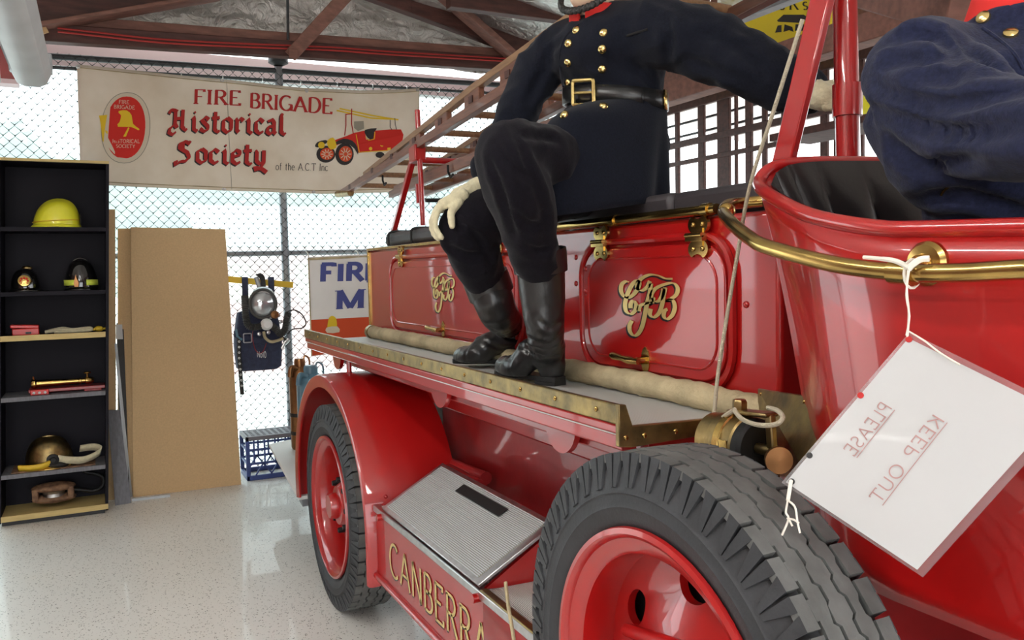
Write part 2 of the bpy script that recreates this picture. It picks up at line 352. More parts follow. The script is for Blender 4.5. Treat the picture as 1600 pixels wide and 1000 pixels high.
def stroke(mb, pts, mapf, thick, thin, nib):
    """a pen stroke in letter space as a ribbon of quads"""
    pts = subdiv(pts); k = len(pts); L, R = [], []
    for i, p in enumerate(pts):
        a, b = pts[max(i-1, 0)], pts[min(i+1, k-1)]; dx, dy = b[0]-a[0], b[1]-a[1]; l = math.hypot(dx, dy) or 1; dx /= l; dy /= l
        w_ = (thin+(thick-thin)*abs(math.sin(math.atan2(dy, dx)-nib)))/2
        L.append(mapf(p[0]-dy*w_, p[1]+dx*w_)); R.append(mapf(p[0]+dy*w_, p[1]-dx*w_))
    o = len(mb.v); mb.v += [tuple(q) for q in L]+[tuple(q) for q in R]
    mb.f += [(o+i, o+i+1, o+k+i+1, o+k+i) for i in range(k-1)]
def text(mb, s, mapf, thick=.16, thin=.06, nib=0.0, serif=.0, gap=.16, font=G):
    """letters in a box u 0..1 (whole line), v in cap heights; mapf(u,v)->3D"""
    W = sum(font.get(c, G.get(c, (.4, [], [])))[0]+gap for c in s)-gap; x = 0
    for c in s:
        g = font.get(c) or G.get(c)
        if g is None: x += .4; continue
        mf = lambda px, py, x=x: mapf((x+px)/W, py)
        for st in g[1]: stroke(mb, st, mf, thick, thin, nib)
        if serif and len(g) > 2:
            for (sx, sy) in g[2]: stroke(mb, [(sx-serif, sy+(.02 if sy < .5 else -.02)), (sx+serif, sy+(.02 if sy < .5 else -.02))], mf, thin, thin, nib)
        x += g[0]+gap
    return W
def planeline(p0, p1, hv):
    """mapper for a line of text between two points with a cap-height vector"""
    p0, p1, hv = V3(p0), V3(p1), V3(hv); return lambda u, v: p0+(p1-p0)*u+hv*v
# ================================================================== THE SETTING
FX = -6.5                                      # fence plane
struct(MB().box((-6.75, -3.6, -.2), (3.0, 6.2, 0)).build('floor', 'floor', smooth=False), 'white epoxy floor with dark speckles', 'floor')
struct(MB().box((-60, -40, -.35), (40, 40, -.22)).build('ground', 'concrete', smooth=False), 'sunlit pale ground outside the shed', 'ground')
# roof planes lined with foil
RZ = lambda y: 3.62-.20*abs(y-1.35)
def roofgrid(y0, y1):
    mb = MB()
    mb.grid(lambda u, v: (-6.8+9.6*u, y0+(y1-y0)*v, RZ(y0+(y1-y0)*v)+.10+.02*mnoise.noise(V3((u*30, v*14, y0)))), 120, 50)
    return mb
c1 = struct(roofgrid(-3.8, 1.35).build('ceiling', 'foil', solid=.012), 'silver foil sarking under the near roof slope', 'ceiling')
c2 = struct(roofgrid(1.35, 6.4).build('ceiling', 'foil', solid=.012), 'silver foil sarking under the far roof slope', 'ceiling')
for nm, y0, y1 in (('trim_20', -3.9, 1.35), ('trim_21', 1.35, 6.5)):
    struct(MB().prism([(-6.9, y0, RZ(y0)+.16), (-6.9, y1, RZ(y1)+.16), (-6.9, y1, RZ(y1)+.20), (-6.9, y0, RZ(y0)+.20)], (9.9, 0, 0)).build(nm, 'roofwhite', smooth=False), 'corrugated roof covering above the foil', 'roof')
# gable end above the fence: crumpled foil
def gable(u, v):
    y = -3.7+10.0*u; z0, z1 = 3.16, RZ(y)+.12
    p = V3((y*3.2, v*4, 2.2)); c = .035*mnoise.turbulence(p, 4, False, noise_basis='BLENDER')+.018*mnoise.noise(p*3)
    return (-6.52+c, y, z0+(max(z1, z0+.02)-z0)*v)
struct(MB().grid(gable, 240, 26).build('wall_rear', 'foil', ang=80), 'crumpled silver foil gable above the fence', 'wall')
struct(MB().box((-6.80, -3.7, 2.97), (-6.74, 6.2, 3.16)).build('trim_1', 'pinkfascia', smooth=False), 'pale pink fascia strip behind the fence top', 'trim')
# truss at the fence end
TX = -6.12
tb0, tb1 = at(30, 64, x=TX), at(830, 114, x=TX)
dirb = (tb1-tb0).normalized(); tA = tb0-dirb*3.2; tB = tb1+dirb*2.6
up = V3((0, 0, 1))
struct(MB().bar(tA+up*.055, tB+up*.055, .09, .11, up).build('trim_2', 'timber', bevel=.006), 'dark red tie beam across the fence end', 'beam')
struct(MB().bar(tA+up*.145+V3((-.03, 0, 0)), tB+up*.145+V3((-.03, 0, 0)), .06, .07, up).build('trim_3', 'timber_lt', bevel=.004), 'brown ledge plank above the dark tie beam', 'beam')
pk = at(452, -62, x=TX)
def beam(name, p0, p1, w, h, m='timber', label='', up_=(0, 0, 1)):
    return struct(MB().bar(p0, p1, w, h, up_).build(name, m, bevel=.006), label, 'beam')
beam('trim_4', at(40, 27, x=TX-.02), pk+V3((0, .05, .03)), .10, .24, 'timber', 'dark rafter rising from the left end of the tie beam')
beam('trim_5', at(830, 78, x=TX+.02), pk+V3((.04, -.05, .0)), .09, .15, 'timber', 'dark rafter falling to the right end of the tie beam')
beam('trim_6', at(57, 43, x=TX+.10), at(345, -6, x=TX+.10), .16, .025, 'timber_lt', 'strip coloured as the lit underside of the left rafter')  # lighter timber colour stands for light on the rafter's underside
beam('trim_7', at(455, 86, x=TX+.06), at(560, -28, x=-5.6), .09, .085, 'timber_lt', 'brown knee brace bolted to the tie beam middle', (1, 0, 0))
beam('trim_8', at(806, 92, x=TX+.08), at(668, -28, x=-5.7), .05, .13, 'timber_lt', 'brown brace falling to the tie beam right end', (1, 0, 0))
beam('trim_9', at(842, 120, x=TX), at(820, -40, x=TX), .05, .12, 'timber', 'dark post beside the ladder top', (1, 0, 0))
beam('trim_10', at(700, -2, x=-5.5), at(1000, 38, x=-5.5), .09, .13, 'timber', 'dark purlin above the ladder')
struct(MB().tube([at(450, 62, x=TX+.05), at(449, -60, x=TX+.05)], .010, 8).build('trim_11', 'darkpole'), 'thin black king rod of the truss', 'rod')
MBc = at(458, 84, x=TX+.14)
struct(MB().box(MBc-V3((.004, .03, .03)), MBc+V3((.012, .03, .03))).build('trim_12', 'timber_lt', bevel=.003), 'small square bolt plate on the brace foot', 'plate')
struct(MB().bar(at(52, 50, x=TX+.12), at(72, 43, x=TX+.12), .02, .06).build('trim_13', 'chip', smooth=False), 'small pale wood packer at the rafter foot', 'packer')
# red cables along the ledge
for k, (dz, dx) in enumerate(((0, 0), (-.022, .012))):
    pts = [at(px, py, x=TX+.07+dx)+V3((0, 0, dz)) for px, py in ((90, 44), (155, 51), (235, 60), (310, 65), (400, 69), (520, 74), (600, 80), (700, 86), (800, 92))]
    tag(MB().tube(smoothpath(pts, 6), .0062, 8).build('red_cable', 'red_cable'), ('upper' if k == 0 else 'lower')+' red cable clipped along the tie beam ledge', 'cable', 'red cables on the tie beam')
# red lintel at the left
lz = at(10, 124, x=-6.2).z
struct(MB().box((-6.28, -3.5, lz), (-6.18, at(27, 100, x=-6.2).y, lz+.30)).build('trim_14', 'red2', smooth=False), 'dark red lintel beside the light fitting', 'lintel')
struct(MB().box((-6.30, -3.5, lz-.03), (-6.17, at(27, 100, x=-6.2).y, lz-.002)).build('trim_15', 'pinkfascia', smooth=False), 'pale pink strip under the red lintel', 'trim')
# walls out of the frame (open roller doors) and the glazed far wall
mb = MB().box((-6.7, -3.75, 0), (3.0, -3.6, 2.95))
struct(mb.build('wall_left', 'timber_lt', smooth=False), 'brown boarded shed wall behind the camera', 'wall')
mb = MB().box((3.0, -3.75, 2.6), (3.12, 6.2, 3.8)).box((3.0, 2.6, 0), (3.12, 6.2, 2.7)).box((3.0, -3.75, 0), (3.12, -3.0, 2.7))
struct(mb.build('wall_front', 'timber_lt', smooth=False), 'brown shed wall with a wide open doorway behind the camera', 'wall')
WY = 4.2
wx = lambda px: at(px, 235, y=WY).x
wz = lambda px, py: at(px, py, y=WY).z
zt, zm, zl = wz(1080, 160), wz(1080, 222), wz(1080, 252)
struct(MB().box((-6.7, WY, 0), (3.0, WY+.1, 1.55)).build('wall_right', 'timber', smooth=False), 'dark timber wall below the far windows', 'wall')
struct(MB().box((-6.7, WY, wz(1080, 118)), (3.0, WY+.1, 3.2)).build('wall_right', 'timber_lt', smooth=False), 'brown boarding above the far windows', 'wall')
win = MB()
root = struct(MB().box((-6.6, WY-.06, 1.50), (1.5, WY+.06, 1.60)).build('window_1', 'timber', bevel=.006), 'dark timber window frame with many bars behind the truck', 'window')
for px0, px1 in ((1020, 1030), (1056, 1063), (1092, 1104), (1122, 1146), (1149, 1153), (1166, 1178), (1192, 1200), (1222, 1240), (1283, 1297), (1304, 1309), (1340, 1352), (1376, 1384), (1420, 1440)):
    MB().box((wx(px0), WY-.012, 1.6), (wx(px1)-(wx(px1)-wx(px0))*.2, WY+.012, wz(1080, 118) if px1-px0 > 20 else zt)).build('mullion', 'timber', root, bevel=.004)
for z, h in ((zt, .10), (zm, .050), (zl, .034)):
    MB().box((-6.6, WY-.02, z-h/2), (1.5, WY+.014, z+h/2)).build('transom', 'timber', root, bevel=.004)
for dz in (.10, .20): MB().box((-6.6, WY+.05, zt-.03-dz-.008), (1.5, WY+.07, zt-.03-dz+.008)).build('glazing_bar', 'darkpole', root)
beam('trim_16', V3((-6.6, WY-.25, wz(1300, 88))), V3((1.5, WY-.25, wz(1300, 88))), .08, .16, 'timber_lt', 'brown wall plate above the far windows')
beam('trim_17', V3((-6.6, WY-1.0, at(1330, 52, y=WY-1.0).z)), V3((1.5, WY-1.0, at(1330, 52, y=WY-1.0).z)), .06, .13, 'timber_lt', 'brown purlin crossing the yellow sign')
beam('trim_18', at(1320, -20, y=2.6), at(1500, 25, y=2.3), .08, .10, 'timber_lt', 'reddish rafter at the top behind the driver')
beam('trim_22', at(1130, 38, y=3.3), at(1290, -25, y=3.3), .08, .05, 'galv', 'grey sloping strut over the yellow sign')
# ------------------------------------------------------------------ chain-link fence
fence = thing('chain_link_fence', 'tall chain-link fence with grey posts closing the shed end', 'fence', (FX, 1.2, 0))
def chainlink(y0, y1, z0, z1, wdt=.0345, hgt=.072, r=.0029):
    vs, fs = [], []; n = int((y1-y0)/wdt); k = int((z1-z0)/(hgt/2))
    for i in range(n):
        o = len(vs)
        for j in range(k+1):
            side = (j+i) % 2; y = y0+(i+(1.06 if side else -.06))*wdt; z = z0+j*hgt/2; dx = .0022 if side else -.0022
            vs += [(FX+dx-r, y, z-r*.6), (FX+dx+r, y, z-r*.6), (FX+dx, y+r*1.2*(1 if side else -1), z+r*.9)]
        for j in range(k):
            a = o+j*3
            for t in range(3): fs.append((a+t, a+(t+1) % 3, a+3+(t+1) % 3, a+3+t))
    me = MB(); me.v = vs; me.f = fs; return me
chainlink(-2.2, 4.1, .03, 3.02).build('wire_mesh', 'wire', fence, smooth=False, kind='stuff')
yp = at(447, 400, x=FX).y
for yy in (-2.0, yp, 4.1):
    MB().tube([(FX-.03, yy, 0), (FX-.03, yy, 3.06)], .030, 14).build('post', 'galv', fence)
MB().lathe([(.0, .02), (.075, .02), (.075, -.01), (.035, -.03)], (FX-.03, yp, 3.10), (0, 0, 1), 16).build('post_cap', 'darkpole', fence)
zr = at(450, 400, x=FX).z
MB().tube([(FX-.03, -2.2, zr-.01), (FX-.03, 4.1, zr+.05)], .020, 12).build('rail', 'galv', fence)
a, b = at(62, 88, x=FX), at(737, 131, x=FX); e_ = (b-a)
for dz, rr in ((.012, .021), (-.062, .012)):
    MB().tube([a-e_*.9+V3((-.03, 0, dz)), b+e_*.55+V3((-.03, 0, dz))], rr, 10).build('top_rail', 'darkpole', fence)
for t in np.linspace(.28, 1.0, 9):
    MB().tube([a+e_*t+V3((.0, 0, -.062+.015*math.cos(q))) + V3((0, .0, 0))+V3((.02*math.sin(q)-.03, 0, 0)) for q in np.linspace(0, 6.28, 9)], .004, 6).build('wire_tie', 'steel', fence)
tag(MB().grid(lambda u, v: (-6.66+.012*mnoise.noise(V3((u*14, v*6, 0))), -2.3+6.5*u, .02+2.95*v), 60, 30).build('plastic_sheet', 'film'), 'cloudy clear plastic sheet hung behind the chain-link fence', 'sheet')
# ------------------------------------------------------------------ outside
def tree(c, rx, rz, trunk_h, mtl, label, seed):
    t = thing('tree', label, 'tree', (c[0], c[1], -.25), 'trees beyond the fence'); rnd = random.Random(seed)
    MB().tube([(c[0], c[1], -.25), (c[0]+.1, c[1], trunk_h*.6), (c[0], c[1]+.1, trunk_h+.6)], [.20, .15, .08], 8).build('trunk', 'bark', t)
    mb = MB()
    for i in range(420):
        a, b_ = rnd.uniform(0, 6.28), math.acos(rnd.uniform(-1, 1)); q = rnd.uniform(.55, 1.0)
        p = V3((c[0]+rx*q*math.sin(b_)*math.cos(a), c[1]+rx*q*math.sin(b_)*math.sin(a), trunk_h+rz+rz*q*math.cos(b_)))
        n = V3((rnd.gauss(0, 1), rnd.gauss(0, 1), rnd.gauss(0, 1))).normalized(); u_, w_ = frame(n); s = rnd.uniform(.25, .5)*rx*.45
        mb.add([p-u_*s, p-w_*s*.6, p+u_*s+n*s*.2, p+w_*s*.6], [(0, 1, 2, 3)])
    mb.build('crown', mtl, t, smooth=False, kind='stuff')
for i, (px, X, rx, rz, th, mt, lb) in enumerate((
        (20, -21, 2.0, 2.0, .9, 'leafB', 'blue-green tree at the far left beyond the fence'),
        (190, -28, 2.5, 2.1, 1.1, 'leafA', 'tree behind the bookcase and banner emblem'),
        (330, -21, 2.0, 1.9, 1.0, 'leafB', 'tall tree above the chipboard sheets'),
        (500, -28, 2.5, 1.8, 1.2, 'leafA', 'tree above the pale roof outside'),
        (640, -21, 2.0, 1.7, 1.2, 'leafB', 'tree behind the rear ladder gantry'))):
    p = at(px, 430, x=X); tree((X, p.y), rx, rz, th, mt, lb, i)
hs = thing('outbuilding', 'low pink brick building with a pale sheet roof beyond the fence', 'building', (-15, 2.6, -.22))
hy0, hy1 = at(352, 430, x=-15).y, at(700, 430, x=-15).y
hz = at(450, 386, x=-15).z
MB().box((-17.5, hy0, -.22), (-15, hy1, hz)).build('wall', 'pinkwall', hs, smooth=False)
MB().prism([(-14.5, hy0-.4, hz), (-14.5, hy1+.4, hz), (-17.5, hy1+.4, hz+.85), (-17.5, hy0-.4, hz+.85)], (0, 0, .06)).build('roof', 'roofwhite', hs, smooth=False)
for px in (375, 480):
    p, q = at(px-18, 412, x=-15), at(px+18, 470, x=-15)
    MB().box((-14.99, p.y, q.z), (-14.96, q.y, p.z)).build('window', 'print_cream', hs, smooth=False)
# ------------------------------------------------------------------ fluorescent fitting and added fill lamps
def fitting(x0, x1, y, z, label):
    t = thing('light_fitting', label, 'light', (x0, y, z+.16), 'ceiling light fittings')
    L = x1-x0
    prof = [(-.055, .075), (-.085, .0), (-.06, -.055), (-.03, -.07), (.03, -.07), (.06, -.055), (.085, 0), (.055, .075)]
    MB().prism([(x0, y+a, z+b) for a, b in prof], (L, 0, 0)).build('housing', 'fixture', t, bevel=.004)
    MB().box((x0-.006, y-.088, z-.01), (x0+.05, y+.088, z+.08)).build('end_cap', 'fixture', t, bevel=.006)
    MB().box((x0, y-.135, z-.06), (x0+L, y-.125, z+.12)).build('side_reflector', 'fixture', t)
    for sx in (.2, .8):
        MB().tube([(x0+L*sx, y, z+.07), (x0+L*sx, y, RZ(y)+.1)], .006, 6).build('hanger', 'galv', t)
pf = at(49, 112, x=-4.5)
fitting(-4.5, -3.1, pf.y, pf.z, 'long grey light fitting at the top left corner')
def add_fill_lamp(x0, y, z, label):  # unseen lamp added to brighten the floor and interior
    t = thing('fill_lamp', label, 'light', (x0, y, z), 'added fill lamps out of view')
    MB().box((x0, y-.07, z), (x0+1.5, y+.07, z+.06)).build('housing', 'fixture', t, bevel=.004)
    for s in (-.035, .035): MB().tube([(x0+.03, y+s, z-.02), (x0+1.47, y+s, z-.02)], .013, 10).build('fill_tube', 'tube', t)
    for sx in (.3, 1.2): MB().tube([(x0+sx, y, z+.06), (x0+sx, y, RZ(y)+.1)], .006, 6).build('hanger', 'galv', t)
add_fill_lamp(-1.2, -1.6, 2.7, 'added twin tube fill lamp behind the camera on the left')
add_fill_lamp(.4, .3, 3.1, 'added twin tube fill lamp above and behind the camera')
add_fill_lamp(-2.4, -.6, 3.05, 'added twin tube fill lamp above the clear floor')
# ================================================================== THE FIRE ENGINE
BY = 1.30                                     # side of the body
XR, XF = at(578, 450, y=BY).x, -1.33          # rear and front of the locker body
ZT = at(700, 373, y=BY).z-.004
eng = thing('fire_engine', 'vintage red fire engine with brass rails and gold CFB lettering', 'fire engine', (-2.6, 1.9, 0))
MB().box((XR, BY, 1.10), (XF, 2.75, ZT-.012)).build('locker_body', 'red', eng, bevel=.012)
MB().box((XR-.003, BY-.012, ZT-.014), (-2.25, BY+.03, ZT)).build('edge_strip', 'brass', eng, bevel=.003)
MB().box((XR-.006, BY-.010, 1.18), (XR+.012, BY+.01, ZT-.014)).build('corner_strip', 'brass', eng, bevel=.003)
MB().tube([(-2.5, BY-.006, ZT+.002), at(850, 357, y=BY-.012), at(1000, 340, y=BY-.012), at(1120, 326, y=BY-.012)], .0125, 12).build('top_rail', 'brass', eng)
for px, py in ((960, 345), (1105, 328)):
    p = at(px, py, y=BY-.012); MB().tube([p-V3((.012, 0, 0)), p+V3((.012, 0, 0))], .0165, 14).build('rail_collar', 'brass', eng)
# ---- locker doors
def rrect(x0, x1, z0, z1, r, n=7):
    out = []
    for cx, cz, a0 in ((x1-r, z1-r, 0), (x0+r, z1-r, 90), (x0+r, z0+r, 180), (x1-r, z0+r, 270)):
        for i in range(n+1):
            a = math.radians(a0+90*i/n); out.append((cx+r*math.cos(a), cz+r*math.sin(a)))
    return out
CFB = {'C': [(315, 203), (285, 200), (255, 228), (255, 285), (290, 325), (335, 312), (375, 268), (396, 215), (380, 192), (345, 215), (305, 290), (284, 370), (292, 430), (328, 452), (362, 425), (370, 378), (348, 352), (328, 372), (326, 408)],
       'Ftop': [(655, 178), (600, 176), (540, 152), (480, 146), (420, 170), (380, 215), (384, 258), (420, 268), (460, 238), (478, 195)],
       'Fstem': [(486, 215), (478, 280), (455, 370), (440, 450), (420, 540), (392, 600), (355, 622), (325, 595), (318, 545), (338, 505)],
       'Fbar': [(388, 430), (400, 392), (440, 372), (500, 362)],
       'Btop': [(497, 372), (488, 310), (520, 256), (590, 222), (660, 212), (694, 250), (684, 300), (640, 335), (610, 338)],
       'Blow': [(610, 338), (655, 345), (672, 400), (652, 462), (612, 492), (586, 470), (592, 430), (615, 415)],
       'Bstem': [(598, 245), (585, 310), (570, 390), (545, 450), (505, 478), (478, 455), (484, 412)],
       'Bloop': [(502, 325), (510, 352), (545, 350), (575, 305), (584, 255)]}
def monogram(parent, dX, dZ, yg):
    for nm, mt, off, dy in (('lettering_shadow', 'black', (-2.2, 2.6), .0), ('lettering', 'goldleaf', (0, 0), -.0012)):
        mb = MB()
        for k, st in CFB.items():
            pts = [(q.x, q.y) for q in smoothpath([(a/5+920, b/5+400, 0) for a, b in st], 5)]
            pts = pts if k else pts
            def mp(x, y): q = at(x+off[0], y+off[1], y=yg+dy); return q+V3((dX, 0, dZ))
            # pixel units: subdivide step .08 would be too fine, so scale down and up again
            stroke(mb, [(a/60, b/60) for a, b in pts], lambda u, v: mp(u*60, v*60), .115, .03, .25)
        mb.build(nm, mt, parent, smooth=False)
def hinge(parent, px, py, s=1.0):
    c = at(px, py, y=BY-.022); mb = MB(); hs_ = 1.2
    for sg in (1, -1):
        pts = []
        for i in range(25):
            a = 2*math.pi*i/25; rr = 1
            x = .036*math.cos(a); z = .016*math.sin(a)*(1.0+.55*(abs(math.cos(a)) > .45)-.25*(abs(math.cos(a)) < .2)); pts.append((c.x+x, c.y, c.z+sg*.029+z))
        mb.prism(pts, (0, .009, 0))
        for q in (-.017, .017): mb.ball((c.x+q, c.y-.001, c.z+sg*.029), (.006, .004, .006), nu=10, nv=6)
    mb.bar((c.x-.036, c.y-.002, c.z-.004), (c.x+.026, c.y-.002, c.z-.004), .014, .012)
    mb.tube([(c.x-.034, c.y-.008, c.z+.004), (c.x+.026, c.y-.008, c.z+.004)], .006, 10)
    mb.box((c.x-.020, c.y-.003, c.z-.022), (c.x+.020, c.y+.006, c.z+.020))
    mb.build('hinge', 'brass', parent)
def handle(parent, px, py):
    c = at(px, py, y=BY-.016); mb = MB()
    mb.prism([(c.x+.018*math.cos(a)*(.55 if abs(math.sin(a)) > .8 else 1), c.y, c.z+.036*math.sin(a)) for a in np.linspace(0, 2*math.pi, 18)[:-1]], (0, .006, 0))
    mb.tube([(c.x, c.y, c.z), (c.x, c.y-.028, c.z)], .010, 10)
    mb.tube([(c.x+.012, c.y-.030, c.z-.001), (c.x-.03, c.y-.032, c.z), (c.x-.06, c.y-.032, c.z+.003), (c.x-.10, c.y-.032, c.z+.006), (c.x-.112, c.y-.032, c.z+.007)], [.008, .011, .008, .011, .008], 12)
    mb.build('door_handle', 'brass', parent)
def locker_door(x0, x1, z0, z1, hinges, hpx, dX, dZ):
    ring = rrect(x0, x1, z0, z1, .085)
    d = MB().prism([(x, BY-.013, z) for x, z in ring], (0, .016, 0)).build('locker_door', 'red', eng, bevel=.004)
    MB().tube([(x, BY-.006, z) for x, z in rrect(x0-.018, x1+.018, z0-.018, z1+.018, .10)], .0105, 8, closed=True).build('door_bead', 'red', d)
    inner = rrect(x0+.028, x1-.028, z0+.028, z1-.028, .07)
    MB().tube([(x, BY-.013, z) for x, z in inner], .0035, 6, closed=True).build('door_groove', 'red', d)
    monogram(d, dX, dZ, BY-.0145)
    for q in hinges: hinge(d, *q)
    handle(d, *hpx)
    return d
A_ = lambda px, py: at(px, py, y=BY)
bigd = locker_door(A_(918, 480).x, A_(1140, 480).x, A_(1000, 578).z, A_(1000, 386).z, ((938, 380), (1090, 370)), (1008, 563), 0, 0)
lc, rc_ = A_(695, 457), A_(1014, 477)
lft = locker_door(A_(615, 460).x, A_(815, 460).x, A_(690, 522).z, A_(690, 405).z, ((625, 401), (777, 401)), (692, 515), lc.x-rc_.x, lc.z-rc_.z)
for px, py in ((900, 402), (900, 443), (921, 420), (921, 455), (809, 450), (1028, 390), (1166, 476)):
    p = A_(px, py); MB().ball((p.x, BY-.012 if px == 921 else BY, p.z), (.0085, .006, .0085), nu=10, nv=6).build('rivet', 'red', eng)
# ---- side bench
BO = .94
BL_, BR_ = at(475, 512, y=BO).x, at(964, 640, y=BO).x
BE = 1.178                                      # brass edge
BZ = 1.146                                      # bench plate
MB().box((BL_, BO+.012, BZ-.012), (BR_, 1.30, BZ)).build('bench_plate', 'ribbed', eng, smooth=False)
MB().box((BL_, BO, BE-.018), (BR_, BO+.014, BE+.024)).build('bench_edge', 'brass_dull', eng, bevel=.003)
MB().box((BL_, BO+.004, BE-.040), (BR_, BO+.03, BE-.018)).box((BL_, BO+.012, BE-.075), (BR_, BO+.045, BE-.040)).build('bench_rail', 'red', eng, bevel=.005)
be = MB().prism([(BR_-.004, BO-.002, BE-.062), (BR_-.004, BO-.002, BE+.026), (BR_-.004, BO+.016, BE+.024), (BR_-.004, BO+.032, BZ+.010), (BR_-.004, 1.17, BZ+.006), (BR_-.004, 1.19, BZ-.006), (BR_-.004, 1.19, BZ-.028), (BR_-.004, BO+.03, BZ-.034)], (.014, 0, 0)).build('bench_end', 'brass_dull', eng, bevel=.002)
for yy in (BO+.014, BO+.06, BO+.14, BO+.22): MB().ball((BR_+.011, yy, BZ-.012), (.003, .006, .006), nu=8, nv=6).build('screw', 'brass', be)
for k in range(16):
    x = BL_+.12+k*(BR_-BL_-.2)/15; MB().ball((x, BO-.001, BE+.004), (.006, .003, .006), nu=8, nv=5).build('screw', 'brass', eng)
MB().box((BL_+.3, 1.02, 1.06), (BR_-.01, 1.30, BZ-.013)).build('bench_apron', 'red', eng, bevel=.006)
for x in (BL_+.42, -2.55, -1.75):
    MB().lathe([(.0, 0), (.075, 0), (.075, .016), (0, .016)], (x, BO+.055, BE-.07), (0, 1, 0), 16, 0, math.pi, ref=(1, 0, 0)).build('bench_bracket', 'red', eng)
for px in (545, 985):
    p = at(px, 560 if px < 600 else 680, y=1.0); MB().tube([(p.x, 1.0, BZ-.04), (p.x, 1.0, 1.0 if px < 600 else 1.09)], .012, 8).build('bench_post', 'red', eng)
# ---- chassis side under the bench
MB().box((-4.2, 1.24, .93), (-.9, 1.40, 1.12)).build('valance', 'red', eng, bevel=.008)
MB().box((-3.3, 1.30, .42), (-.7, 1.44, .95)).build('chassis_side', 'red2', eng, bevel=.006)
for x in (-2.04,): MB().prism([(x, 1.30, .90), (x, 1.30, .55), (x, 1.20, .55)], (.014, 0, 0)).build('gusset', 'red2', eng, smooth=False)
MB().tube([(-2.9, 1.16, .72), (-2.62, 1.16, .72)], .035, 14).tube([(-2.98, 1.16, .72), (-2.54, 1.16, .72)], .014, 10).build('shackle_pin', 'red2', eng)
MB().tube([(-3.2, 1.25, .70), (-2.75, 1.25, .72)], .024, 12).build('pipe', 'red2', eng)
mb = MB()
for k in range(7): mb.obox((-2.4+k*.085, 1.22, .66-.012*k), (.05, 0, -.006), (0, .02, 0), (0, 0, .026))
mb.build('drive_chain', 'iron', eng, bevel=.004)
MB().box((-4.1, 1.5, .5), (-.3, 2.6, 1.1)).build('undertray', 'black', eng, smooth=False)
MB().tube([(-3.62, .98, .455), (-3.62, 2.9, .455)], .06, 14).build('axle', 'black', eng)
